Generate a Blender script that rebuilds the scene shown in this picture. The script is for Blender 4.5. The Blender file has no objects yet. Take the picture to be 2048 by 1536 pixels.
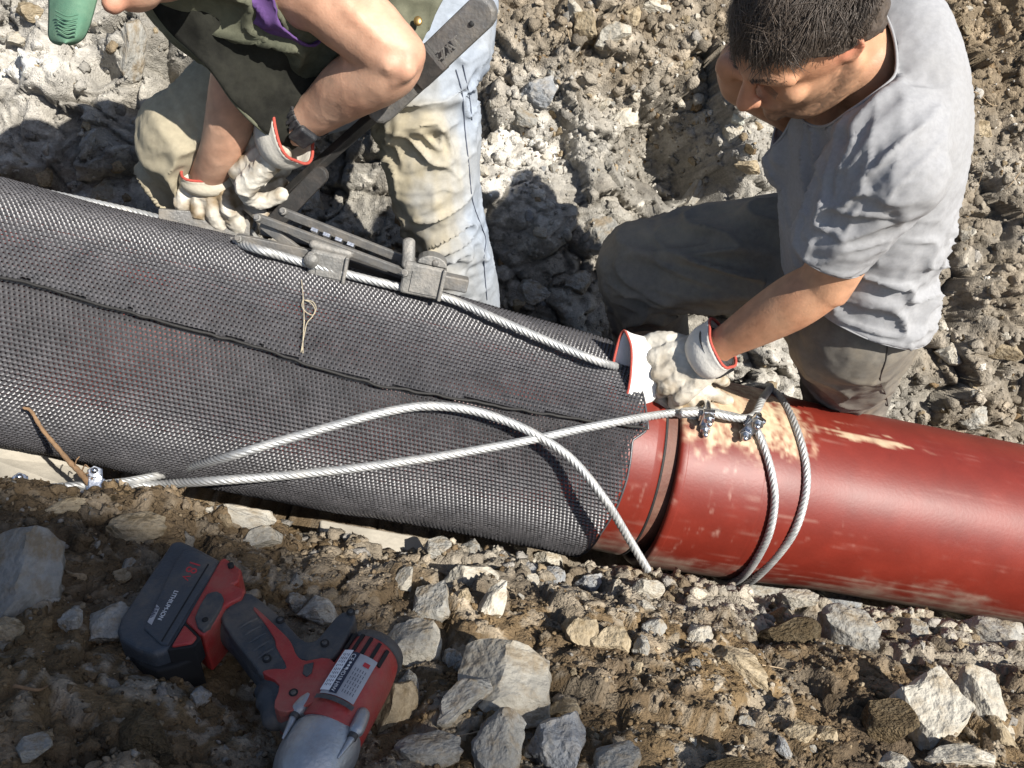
import bpy, bmesh, math, random
import numpy as np
from mathutils import Vector, Matrix
from mathutils.bvhtree import BVHTree
from math import sin, cos, pi, radians, sqrt

rnd = random.Random(7)
nrng = np.random.default_rng(11)
scene = bpy.context.scene
COL = scene.collection

# ------------------------------------------------------------------ camera
FPX = 1774.0                      # focal length in pixels of a 2048 wide picture
PITCH, ROLL = radians(45), radians(8)
_f = np.array([0, cos(PITCH), -sin(PITCH)])
_u = np.array([0, sin(PITCH), cos(PITCH)])
_r = np.array([1.0, 0, 0])
RT = _r * cos(ROLL) + _u * sin(ROLL)
UP = -_r * sin(ROLL) + _u * cos(ROLL)
FW = _f


def P(x, y, d):
    "a point of the place: seen at pixel x, y at d metres of depth from the lens"
    return d * ((x - 1024) / FPX * RT - (y - 768) / FPX * UP + FW)


def CD(x, y, z):
    "direction given as right / up / away"
    v = x * RT + y * UP + z * FW
    return v / np.linalg.norm(v)


cam = bpy.data.cameras.new('camera')
cam.sensor_width = 36
cam.lens = 36 * FPX / 2048
cam.clip_start = 0.05
cam.clip_end = 300
camo = bpy.data.objects.new('camera', cam)
COL.objects.link(camo)
M = Matrix((( RT[0], UP[0], -FW[0], 0), (RT[1], UP[1], -FW[1], 0), (RT[2], UP[2], -FW[2], 0), (0, 0, 0, 1)))
camo.matrix_world = M
scene.camera = camo

# ------------------------------------------------------------------ light
SUN = CD(-.55, -.14, .82)          # the way sunlight travels
elev = math.asin(-SUN[2])
azim = math.atan2(-SUN[0], -SUN[1])
world = bpy.data.worlds.new('World')
scene.world = world
world.use_nodes = True
wn = world.node_tree.nodes
sky = wn.new('ShaderNodeTexSky')
sky.sky_type = 'NISHITA'
sky.sun_disc = False
sky.sun_elevation = elev
sky.sun_rotation = azim
world.node_tree.links.new(sky.outputs[0], wn['Background'].inputs[0])
wn['Background'].inputs[1].default_value = 0.072
sl = bpy.data.lights.new('sun', 'SUN')
sl.energy = 5.0
sl.angle = radians(0.53)
sl.color = (1.0, 0.955, 0.88)
so = bpy.data.objects.new('sun', sl)
so.rotation_euler = Vector(SUN).to_track_quat('-Z', 'Y').to_euler()
COL.objects.link(so)
scene.view_settings.view_transform = 'Standard'
scene.view_settings.look = 'None'
scene.view_settings.exposure = 0.8
scene.view_settings.gamma = 1
scene.view_settings.use_curve_mapping = False
scene.render.engine = 'CYCLES'
scene.cycles.max_bounces = 5
scene.cycles.use_denoising = True

# ------------------------------------------------------------------ noise (numpy)


def _hash(ix, iy, iz, seed):
    h = (ix.astype(np.int64) * 374761393 + iy.astype(np.int64) * 668265263 + iz.astype(np.int64) * 2147483647 + seed * 974711)
    h = (h ^ (h >> 13)) * 1274126177
    h = h ^ (h >> 16)
    return (h & 0xFFFFFF).astype(np.float64) / 0xFFFFFF


def vnoise(p, seed=0):
    "smooth noise -1..1 at points p (N,3)"
    i = np.floor(p)
    f = p - i
    f = f * f * f * (f * (f * 6 - 15) + 10)
    i = i.astype(np.int64)
    r = 0
    for dx in (0, 1):
        wx = f[:, 0] if dx else 1 - f[:, 0]
        for dy in (0, 1):
            wy = f[:, 1] if dy else 1 - f[:, 1]
            for dz in (0, 1):
                wz = f[:, 2] if dz else 1 - f[:, 2]
                r = r + wx * wy * wz * _hash(i[:, 0] + dx, i[:, 1] + dy, i[:, 2] + dz, seed)
    return r * 2 - 1


def fbm(p, octv=4, seed=0, gain=.5):
    a, t, s = 1.0, 0, 0
    for k in range(octv):
        t = t + a * vnoise(p * (2.03 ** k) + 17.3 * k, seed + k)
        s += a
        a *= gain
    return t / s


def worley(u, v, scale, seed):
    "2-D cells: F1, F2, random per cell, offset to the cell centre"
    x, y = u / scale, v / scale
    ix, iy = np.floor(x).astype(np.int64), np.floor(y).astype(np.int64)
    f1 = np.full(x.shape, 9.0); f2 = np.full(x.shape, 9.0)
    cx = np.zeros_like(ix); cy = np.zeros_like(iy); ox = np.zeros(x.shape); oy = np.zeros(x.shape)
    z = np.zeros_like(ix)
    for dx in (-1, 0, 1):
        for dy in (-1, 0, 1):
            jx, jy = ix + dx, iy + dy
            px = jx + _hash(jx, jy, z, seed); py = jy + _hash(jx, jy, z + 1, seed)
            ddx, ddy = x - px, y - py
            d = np.sqrt(ddx * ddx + ddy * ddy)
            near = d < f1
            f2 = np.where(near, f1, np.minimum(f2, d))
            cx = np.where(near, jx, cx); cy = np.where(near, jy, cy)
            ox = np.where(near, ddx, ox); oy = np.where(near, ddy, oy)
            f1 = np.where(near, d, f1)
    return f1, f2, cx, cy, ox, oy


def sstep(a, b, x):
    t = np.clip((x - a) / (b - a), 0, 1)
    return t * t * (3 - 2 * t)


# ------------------------------------------------------------------ mesh helpers
def nrm(v):
    v = np.asarray(v, float)
    return v / np.linalg.norm(v)


def tag(o, label=None, cat=None, group=None, kind=None):
    if label: o['label'] = label
    if cat: o['category'] = cat
    if group: o['group'] = group
    if kind: o['kind'] = kind
    return o


def obj(name, V, F, mat=None, parent=None, smooth=True, col=None):
    me = bpy.data.meshes.new(name)
    V = np.asarray(V, np.float32)
    if isinstance(F, np.ndarray):
        n, k = F.shape
        me.vertices.add(len(V)); me.vertices.foreach_set('co', V.ravel())
        me.loops.add(n * k); me.loops.foreach_set('vertex_index', F.astype(np.int32).ravel())
        me.polygons.add(n)
        me.polygons.foreach_set('loop_start', np.arange(0, n * k, k, dtype=np.int32))
        me.polygons.foreach_set('loop_total', np.full(n, k, np.int32))
        me.update(calc_edges=True)
    else:
        me.from_pydata([tuple(map(float, v)) for v in V], [], F)
    if smooth:
        me.polygons.foreach_set('use_smooth', np.ones(len(me.polygons), bool))
    if col is not None:
        a = me.color_attributes.new('col', 'FLOAT_COLOR', 'POINT')
        c = np.ones((len(V), 4), np.float32); c[:, :3] = col
        a.data.foreach_set('color', c.ravel())
    if mat: me.materials.append(mat)
    me.update()
    o = bpy.data.objects.new(name, me)
    COL.objects.link(o)
    if parent is not None: o.parent = parent
    return o


def thing(name, label, cat, group=None):
    o = bpy.data.objects.new(name, None)
    o.empty_display_size = .05
    COL.objects.link(o)
    return tag(o, label, cat, group)


def join(parts):
    V, F, n = [], [], 0
    for v, f in parts:
        V.append(np.asarray(v, float)); F.extend([tuple(i + n for i in q) for q in f]); n += len(v)
    return np.concatenate(V), F


def crs(pts, per=6):
    "Catmull-Rom through rows of pts"
    p = np.asarray(pts, float)
    if len(p) < 3:
        t = np.linspace(0, 1, per + 1)[:, None]
        return p[0] * (1 - t) + p[1] * t
    q = np.vstack([2 * p[0] - p[1], p, 2 * p[-1] - p[-2]])
    out = []
    for i in range(1, len(q) - 2):
        for k in range(per):
            t = k / per
            a, b, c, d = q[i - 1], q[i], q[i + 1], q[i + 2]
            out.append(.5 * ((2 * b) + (c - a) * t + (2 * a - 5 * b + 4 * c - d) * t * t + (3 * b - a - 3 * c + d) * t ** 3))
    out.append(p[-1])
    return np.array(out)


def resample(path, step):
    path = np.asarray(path)
    d = np.r_[0, np.cumsum(np.linalg.norm(np.diff(path, axis=0), axis=1))]
    n = max(2, int(d[-1] / step) + 1)
    s = np.linspace(0, d[-1], n)
    return np.stack([np.interp(s, d, path[:, k]) for k in range(path.shape[1])], 1)


def frames(path, up=None):
    n = len(path)
    t = np.gradient(path, axis=0)
    t /= np.linalg.norm(t, axis=1)[:, None] + 1e-12
    A = np.zeros((n, 3)); B = np.zeros((n, 3))
    a = np.asarray(up, float) if up is not None else (np.array([0, 0, 1.0]) if abs(t[0][2]) < .8 else np.array([1.0, 0, 0]))
    for i in range(n):
        if up is not None: a = np.asarray(up, float)
        a = a - t[i] * (a @ t[i])
        a = a / (np.linalg.norm(a) + 1e-12)
        A[i] = a; B[i] = np.cross(t[i], a)
    return t, A, B


def tube(path, ra, rb=None, seg=16, up=None, cap=True, round_ends=True, pw=2.0):
    "sweep of ellipses: ra along 'up', rb across it"
    path = np.asarray(path, float)
    n = len(path)
    ra = np.broadcast_to(np.asarray(ra, float), (n,)).copy()
    rb = ra.copy() if rb is None else np.broadcast_to(np.asarray(rb, float), (n,)).copy()
    t, A, B = frames(path, up)
    if cap and round_ends:
        rr0, rr1 = min(ra[0], rb[0]), min(ra[-1], rb[-1])
        pre, post = [], []
        for k in (0, 1, 2):
            ang = pi / 2 * (k + .25) / 3
            pre.append((path[0] - t[0] * rr0 * cos(ang), ra[0] * sin(ang), rb[0] * sin(ang), A[0], B[0]))
            post.append((path[-1] + t[-1] * rr1 * cos(ang), ra[-1] * sin(ang), rb[-1] * sin(ang), A[-1], B[-1]))
        rows = pre + [(path[i], ra[i], rb[i], A[i], B[i]) for i in range(n)] + post[::-1]
    else:
        rows = [(path[i], ra[i], rb[i], A[i], B[i]) for i in range(n)]
    th = np.arange(seg) * 2 * pi / seg
    c, s = np.cos(th), np.sin(th)
    if pw != 2.0:
        c = np.sign(c) * np.abs(c) ** (2 / pw); s = np.sign(s) * np.abs(s) ** (2 / pw)
    V = np.concatenate([p + np.outer(c * a, av) + np.outer(s * b, bv) for p, a, b, av, bv in rows])
    F = []
    m = len(rows)
    for i in range(m - 1):
        for j in range(seg):
            k = (j + 1) % seg
            F.append((i * seg + j, i * seg + k, (i + 1) * seg + k, (i + 1) * seg + j))
    if cap:
        F.append(tuple(range(seg))[::-1])
        F.append(tuple((m - 1) * seg + j for j in range(seg)))
    return V, F


def limb(stations, per=5, seg=18, up=None, **kw):
    "stations: (point, ra[, rb])"
    arr = np.array([list(p) + ([r[0], r[1]] if len(r) > 1 else [r[0], r[0]]) for p, *r in stations], float)
    a = crs(arr, per)
    return tube(a[:, :3], a[:, 3], a[:, 4], seg=seg, up=up, **kw)


def ball(c, rx, ry=None, rz=None, axes=None, n=14):
    ry = ry or rx; rz = rz or rx
    ax = np.eye(3) if axes is None else np.array([nrm(a) for a in axes])
    V = []; F = []
    for i in range(n + 1):
        ph = pi * min(max(i, .12), n - .12) / n
        for j in range(2 * n):
            th = pi * j / n
            V.append(np.asarray(c) + ax[0] * rx * sin(ph) * cos(th) + ax[1] * ry * sin(ph) * sin(th) + ax[2] * rz * cos(ph))
    m = 2 * n
    for i in range(n):
        for j in range(m):
            k = (j + 1) % m
            F.append((i * m + j, (i + 1) * m + j, (i + 1) * m + k, i * m + k))
    F.append(tuple(range(m))); F.append(tuple(n * m + j for j in range(m))[::-1])
    return np.array(V), F


def box(c, ax, ay, az, hx, hy, hz):
    c = np.asarray(c, float)
    V = [c + ax * hx * i + ay * hy * j + az * hz * k for i in (-1, 1) for j in (-1, 1) for k in (-1, 1)]
    F = [(0, 1, 3, 2), (4, 6, 7, 5), (0, 4, 5, 1), (2, 3, 7, 6), (0, 2, 6, 4), (1, 5, 7, 3)]
    return np.array(V), F


def fix_normals(o):
    bm = bmesh.new(); bm.from_mesh(o.data)
    bmesh.ops.recalc_face_normals(bm, faces=bm.faces)
    bm.to_mesh(o.data); bm.free()
    return o


def bevel(o, w, seg=2, ang=35):
    fix_normals(o)
    m = o.modifiers.new('bevel', 'BEVEL')
    m.width = w; m.segments = seg; m.limit_method = 'ANGLE'; m.angle_limit = radians(ang)
    return o


def melt(name, parts, voxel, smooth, mat, parent, warp=None, cuts=None, solid=0, colf=None, relax=0):
    "grow overlapping shapes into one continuous surface"
    V, F = join(parts)
    me = bpy.data.meshes.new('tmp'); me.from_pydata([tuple(v) for v in V], [], F)
    bm = bmesh.new(); bm.from_mesh(me); bmesh.ops.recalc_face_normals(bm, faces=bm.faces); bm.to_mesh(me); bm.free()
    t = bpy.data.objects.new('tmp', me); COL.objects.link(t)
    r = t.modifiers.new('r', 'REMESH'); r.mode = 'VOXEL'; r.voxel_size = voxel
    s = t.modifiers.new('s', 'SMOOTH'); s.factor = .5; s.iterations = smooth
    dg = bpy.context.evaluated_depsgraph_get()
    out = bpy.data.meshes.new_from_object(t.evaluated_get(dg))
    bpy.data.objects.remove(t); bpy.data.meshes.remove(me)
    out.name = name
    n = len(out.vertices)
    co = np.zeros(n * 3, np.float32); out.vertices.foreach_get('co', co); co = co.reshape(-1, 3).astype(float)
    no = np.zeros(n * 3, np.float32); out.vertices.foreach_get('normal', no); no = no.reshape(-1, 3).astype(float)
    if colf is not None:
        c = np.ones((n, 4), np.float32); c[:, :3] = colf(co, no)
        a = out.color_attributes.new('col', 'FLOAT_COLOR', 'POINT'); a.data.foreach_set('color', c.ravel())
    if warp is not None:
        co = warp(co, no)
        out.vertices.foreach_set('co', co.astype(np.float32).ravel())
    if cuts:
        bm = bmesh.new(); bm.from_mesh(out)
        for pt, dr, rad, *ctr in cuts:
            pt, dr = Vector(pt), Vector(dr)
            cc_ = Vector(ctr[0]) if ctr else pt
            if len(ctr) > 1:
                ax_ = dr.normalized()
                vs = {v for v in bm.verts if -.05 < (v.co - cc_).dot(ax_) < .2 and ((v.co - cc_) - ax_ * (v.co - cc_).dot(ax_)).length < rad}
            else:
                vs = {v for v in bm.verts if (v.co - cc_).length < rad}
            fs = [f for f in bm.faces if all(v in vs for v in f.verts)]
            es = list({e for f in fs for e in f.edges})
            bmesh.ops.bisect_plane(bm, geom=list(vs) + es + fs, plane_co=pt, plane_no=dr, clear_outer=True)
        for it in range(36):
            new = {}
            for v in bm.verts:
                if v.is_boundary:
                    nb = [e.other_vert(v).co for e in v.link_edges if e.is_boundary]
                    if len(nb) == 2: new[v] = v.co * .5 + (nb[0] + nb[1]) * .25
            for v, c in new.items(): v.co = c
        bm.to_mesh(out); bm.free()
    out.polygons.foreach_set('use_smooth', np.ones(len(out.polygons), bool))
    out.materials.clear(); out.materials.append(mat)
    o = bpy.data.objects.new(name, out); COL.objects.link(o)
    if parent is not None: o.parent = parent
    if solid:
        m = o.modifiers.new('solid', 'SOLIDIFY'); m.thickness = solid; m.offset = -1
    return o


def border_tube(o, near, name, r, matr, parent, steps=None):
    "a raised hem along the open border of o that lies nearest to a point"
    bm = bmesh.new(); bm.from_mesh(o.data)
    es = {e for e in bm.edges if e.is_boundary}
    best, bl = 9, None
    while es:
        e = es.pop(); loop = [e.verts[0], e.verts[1]]
        grow = True
        while grow:
            grow = False
            for e2 in loop[-1].link_edges:
                if e2 in es:
                    es.discard(e2); loop.append(e2.other_vert(loop[-1])); grow = True; break
        c = np.mean([v.co[:] for v in loop], 0)
        d = np.linalg.norm(c - near)
        if len(loop) > 12 and d < best: best, bl = d, np.array([v.co[:] for v in loop])
    bm.free()
    if bl is None: return
    p = resample(bl, .006)
    for k in range(6):
        p = (p + np.roll(p, 1, 0) + np.roll(p, -1, 0)) / 3 if np.linalg.norm(p[0] - p[-1]) < .02 else p
    return obj(name, *tube(np.vstack([p, p[:1]]) if np.linalg.norm(p[0] - p[-1]) < .02 else p, r, seg=8, cap=False), matr, parent)


def trace(o, px, off=.001, step=.006):
    "points of o's surface under a row of sight lines"
    me = o.data
    t = BVHTree.FromPolygons([v.co[:] for v in me.vertices], [p.vertices[:] for p in me.polygons])
    q = resample(crs(np.array([(x, y, 0) for x, y in px], float), 8), 6)
    out = []
    for x, y, _ in q:
        d = Vector(P(x, y, 1.0)).normalized()
        h = t.ray_cast(Vector((0, 0, 0)), d)
        if h[0] is not None: out.append(np.array(h[0]) - np.array(d) * off)
    if len(out) < 3: return None
    out = np.array(out)
    out[1:-1] = (out[1:-1] * 2 + out[:-2] + out[2:]) / 4
    return out


def seam_on(o, px, name, r, matr, parent, off=.0008):
    p = trace(o, px, off)
    if p is not None:
        return obj(name, *tube(p, r, seg=6), matr, parent)


# ------------------------------------------------------------------ materials
def mat(name, base, rough=.6, var=.25, vscale=40, bump=.0, bscale=200, metal=0, spec=.5, attr=None, dust=None, dscale=18, damt=.5,
        objvar=0, coat=0, detail=6, dlo=.45, dhi=.7, stretch=None, sss=0, bdist=.004):
    m = bpy.data.materials.new(name); m.use_nodes = True
    nt = m.node_tree; N = nt.nodes; L = nt.links
    b = N['Principled BSDF']
    tc = N.new('ShaderNodeTexCoord')
    vec = tc.outputs['Object']
    if stretch:
        mp = N.new('ShaderNodeMapping'); mp.inputs['Scale'].default_value = stretch
        mp.inputs['Rotation'].default_value = (0, 0, .2)
        L.new(vec, mp.inputs[0]); vec = mp.outputs[0]
    nz = N.new('ShaderNodeTexNoise'); nz.inputs['Scale'].default_value = vscale; nz.inputs['Detail'].default_value = detail
    nz.inputs['Roughness'].default_value = .65
    L.new(vec, nz.inputs['Vector'])
    mr = N.new('ShaderNodeMapRange'); mr.inputs[1].default_value = .25; mr.inputs[2].default_value = .75
    mr.inputs[3].default_value = 1 - var; mr.inputs[4].default_value = 1 + var
    L.new(nz.outputs[0], mr.inputs[0])
    mx = N.new('ShaderNodeMix'); mx.data_type = 'RGBA'; mx.blend_type = 'MULTIPLY'; mx.inputs[0].default_value = 1
    if attr:
        at = N.new('ShaderNodeAttribute'); at.attribute_name = attr; L.new(at.outputs[0], mx.inputs[6])
    else:
        mx.inputs[6].default_value = (*base, 1)
    L.new(mr.outputs[0], mx.inputs[7])
    out = mx.outputs[2]
    if objvar:
        oi = N.new('ShaderNodeObjectInfo')
        m2 = N.new('ShaderNodeMapRange'); m2.inputs[3].default_value = 1 - objvar; m2.inputs[4].default_value = 1 + objvar
        L.new(oi.outputs['Random'], m2.inputs[0])
        x2 = N.new('ShaderNodeMix'); x2.data_type = 'RGBA'; x2.blend_type = 'MULTIPLY'; x2.inputs[0].default_value = 1
        L.new(out, x2.inputs[6]); L.new(m2.outputs[0], x2.inputs[7]); out = x2.outputs[2]
    if dust:
        dn = N.new('ShaderNodeTexNoise'); dn.inputs['Scale'].default_value = dscale; dn.inputs['Detail'].default_value = 8
        dn.inputs['Roughness'].default_value = .7
        L.new(vec, dn.inputs['Vector'])
        dr = N.new('ShaderNodeMapRange'); dr.inputs[1].default_value = dlo; dr.inputs[2].default_value = dhi
        dr.inputs[3].default_value = 0; dr.inputs[4].default_value = damt
        L.new(dn.outputs[0], dr.inputs[0])
        x3 = N.new('ShaderNodeMix'); x3.data_type = 'RGBA'
        L.new(dr.outputs[0], x3.inputs[0]); L.new(out, x3.inputs[6]); x3.inputs[7].default_value = (*dust, 1); out = x3.outputs[2]
        rr = N.new('ShaderNodeMapRange'); rr.inputs[3].default_value = rough; rr.inputs[4].default_value = .9
        L.new(dr.outputs[0], rr.inputs[0]); L.new(rr.outputs[0], b.inputs['Roughness'])
    else:
        b.inputs['Roughness'].default_value = rough
    L.new(out, b.inputs['Base Color'])
    b.inputs['Metallic'].default_value = metal
    b.inputs['Specular IOR Level'].default_value = spec
    if coat: b.inputs['Coat Weight'].default_value = coat; b.inputs['Coat Roughness'].default_value = .25
    if sss:
        b.inputs['Subsurface Weight'].default_value = sss
        b.inputs['Subsurface Radius'].default_value = (.012, .005, .003); b.inputs['Subsurface Scale'].default_value = 1
    if bump:
        bn = N.new('ShaderNodeTexNoise'); bn.inputs['Scale'].default_value = bscale; bn.inputs['Detail'].default_value = 5
        L.new(vec, bn.inputs['Vector'])
        bp = N.new('ShaderNodeBump'); bp.inputs['Strength'].default_value = bump; bp.inputs['Distance'].default_value = bdist
        L.new(bn.outputs[0], bp.inputs['Height']); L.new(bp.outputs[0], b.inputs['Normal'])
    return m


DUST = (.42, .36, .28)
MG = mat('ground_rubble', (.2, .16, .1), .95, .30, 120, .9, 260, attr='col', spec=.15, bdist=.006)
MROCK = {
    'grey': mat('grey_limestone', (.31, .30, .27), .9, .34, 1.8, .5, 5, objvar=.2, spec=.2, dust=(.19, .14, .08), dscale=1.1, damt=.8, dlo=.46, dhi=.62, bdist=.022, detail=10),
    'pale': mat('pale_limestone', (.44, .41, .345), .9, .26, 1.8, .5, 5, objvar=.14, spec=.2, dust=(.25, .19, .115), dscale=1.2, damt=.75, dlo=.48, dhi=.64, bdist=.022, detail=10),
    'tan': mat('tan_stone', (.36, .295, .20), .9, .34, 1.8, .5, 5, objvar=.2, spec=.2, dust=(.15, .11, .06), dscale=1.2, damt=.85, dlo=.46, dhi=.62, bdist=.022, detail=10),
    'brown': mat('brown_clod', (.135, .10, .058), .97, .45, 3, 1, 8, objvar=.2, spec=.1, dust=(.22, .18, .12), dscale=2, damt=.6, bdist=.03, detail=12),
    'blue': mat('blue_grey_slate', (.24, .25, .26), .6, .34, 1.8, .5, 5, objvar=.15, spec=.35, dust=(.3, .26, .2), dscale=1.3, damt=.7, dlo=.46, dhi=.64, bdist=.022, detail=10),
}
MRED = mat('red_epoxy_coat', (.15, .018, .012), .46, .16, 14, .10, 160, attr='col', spec=.38, bdist=.002)
MREDD = MRED
MREDP = mat('red_epoxy_plain', (.15, .018, .012), .4, .15, 14)
MNECK = mat('bare_brown_iron', (.11, .042, .028), .6, .3, 30, .3, 120, dust=(.22, .13, .09), dscale=20, damt=.4)
MRUB = mat('black_rubber_seal', (.012, .011, .010), .7, .3, 60, .2, 200)
MNET = mat('black_plastic_net', (.046, .045, .048), .36, .30, 60, .1, 400, spec=.75, dust=(.24, .225, .235), dscale=22, damt=.22, dlo=.35, dhi=.8)
MZINC = mat('galvanised_wire', (.43, .435, .43), .46, .22, 60, .15, 700, metal=.55, dust=(.5, .47, .42), dscale=30, damt=.5)
MCLIP = mat('zinc_plated_steel', (.62, .64, .67), .28, .15, 80, .1, 300, metal=1)
MSTEEL = mat('worn_grey_steel', (.15, .147, .142), .5, .3, 40, .3, 200, metal=.35, dust=(.24, .21, .17), dscale=22, damt=.7)
MCAST = mat('cast_grey_steel', (.185, .18, .168), .55, .25, 50, .4, 220, metal=.3, dust=(.33, .3, .26), dscale=25, damt=.6)
MDARK = mat('dark_steel', (.06, .057, .054), .55, .3, 50, .2, 200, metal=.4, dust=(.14, .11, .09), dscale=22, damt=.5)
MBRASS = mat('brass_button', (.5, .33, .13), .4, .2, 60, metal=.9)
MSKIN = mat('tanned_skin', (.47, .235, .135), .52, .13, 34, .35, 260, spec=.35, sss=.06, attr='col', bdist=.0012)
MHAIR = mat('dark_brown_hair', (.075, .057, .044), .45, .5, 160, .3, 300, spec=.45)
MSHIRT = mat('grey_marl_cotton', (.295, .295, .302), .9, .12, 150, .35, 900, spec=.12, dust=(.23, .22, .205), dscale=6, damt=.35, bdist=.001)
MTROUS = mat('grey_work_trousers', (.150, .136, .116), .88, .16, 90, .35, 800, spec=.2, dust=(.30, .25, .18), dscale=6, damt=.75, bdist=.001)
MJEAN = mat('dusty_faded_denim', (.29, .34, .42), .9, .15, 90, .4, 900, spec=.15, attr='col', bdist=.001)
MVSHADE = mat('shaded_vest_front', (.014, .014, .012), .9, .3, 60, .4, 700, spec=.1, dust=(.06, .06, .045), dscale=8, damt=.4, bdist=.0015)  # shade on the hanging vest front, painted in as near-black cloth
MNAVY = mat('navy_thread', (.05, .06, .09), .8, .2, 80)
MVEST = mat('dark_olive_vest', (.060, .063, .044), .9, .2, 60, .4, 700, spec=.15, dust=(.20, .20, .14), dscale=7, damt=.85, dlo=.38, bdist=.0015)
MPURP = mat('purple_cotton', (.12, .065, .19), .9, .2, 60, .4, 700, spec=.1, bdist=.001)
MGLOVE = mat('pale_work_leather', (.56, .51, .42), .72, .14, 45, .5, 170, spec=.25, attr='col', bdist=.0016)
MTRIM = mat('red_orange_trim', (.38, .065, .045), .8, .2, 90, .4, 600)
MWATCH = mat('black_watch_resin', (.016, .018, .022), .45, .3, 80, .2, 400, dust=(.12, .11, .1), dscale=40, damt=.4)
MGREEN = mat('green_cap_cloth', (.07, .165, .105), .8, .15, 60, .3, 800, dust=(.22, .3, .2), dscale=10, damt=.4)
MBOARD = mat('pale_concrete_board', (.44, .40, .33), .85, .12, 20, .3, 120, dust=(.24, .22, .18), dscale=9, damt=.6, stretch=(1, 1, 1))
MTWIG = mat('brown_root', (.19, .115, .06), .9, .35, 70, .6, 200)
MROOT = mat('pale_root', (.36, .27, .17), .9, .3, 70, .4, 200)
MJUTE = mat('jute_string', (.36, .31, .22), .95, .25, 200, .3, 900)
MTRED = mat('red_tool_plastic', (.33, .030, .026), .45, .14, 50, .25, 260, dust=(.26, .17, .12), dscale=14, damt=.5, dlo=.45, dhi=.72)
MTBLK = mat('grey_black_overmould', (.040, .045, .050), .62, .2, 50, .3, 260, dust=(.19, .155, .115), dscale=14, damt=.65, dlo=.44, dhi=.72)
MTBAT = mat('dark_slate_battery_plastic', (.042, .050, .060), .5, .18, 50, .25, 260, dust=(.20, .165, .12), dscale=13, damt=.6, dlo=.5, dhi=.74)
MTALU = mat('cast_alu_nose', (.40, .41, .42), .42, .15, 50, .25, 260, metal=.7, dust=(.2, .18, .15), dscale=16, damt=.45)
MBLACK = mat('black_gap', (.008, .008, .008), .8, .1, 50)
MWLAB = mat('white_label', (.78, .79, .80), .5, .06, 60)
MGLAB = mat('grey_label', (.36, .36, .37), .45, .15, 60)
MINK = mat('dark_ink', (.02, .025, .05), .5, .1, 60)
MTXR = mat('red_print', (.45, .03, .035), .5, .2, 90)
MTXW = mat('white_print', (.65, .66, .66), .5, .1, 90)
MBROWNR = mat('rusty_brown_steel', (.13, .075, .045), .6, .35, 50, .4, 150, dust=(.3, .22, .15), dscale=18, damt=.6)

# ------------------------------------------------------------------ trench frame
A1 = P(-200, 659.6, 1.609); B1 = P(2250, 1105.5, 1.948)
T1 = nrm(B1 - A1)
N1 = nrm(np.cross([0, 0, 1], T1)); W1 = np.cross(T1, N1)
RP = .19
A2 = P(-200, 585.3, 1.457); B2 = P(1290, 920.4, 1.80)
T2 = nrm(B2 - A2)
N2 = nrm(np.cross([0, 0, 1], T2)); W2 = np.cross(T2, N2)
RM = .215


def TF(s, n, w): return A1 + s * T1 + n * N1 + w * W1


def px_of(p):
    "picture position of points (N,3)"
    x = p @ RT; y = p @ UP; z = p @ FW
    z = np.maximum(z, .05)
    return 1024 + FPX * x / z, 768 - FPX * y / z, z


def cyl_hit(x, y, which=1, r=None):
    "first point of pipe surface on the sight line, else the point nearest to it"
    A, T, R = (A1, T1, RP) if which == 1 else (A2, T2, RM)
    R = R if r is None else r
    d = nrm(P(x, y, 1.0))
    dp = d - (d @ T) * T; ap = -A + (A @ T) * T
    a = dp @ dp; b = 2 * dp @ ap; c = ap @ ap - R * R
    D = b * b - 4 * a * c
    if D < 0:
        t = -b / (2 * a); p = t * d
        ax = A + ((p - A) @ T) * T
        return p
    return (-b - sqrt(D)) / (2 * a) * d


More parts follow.
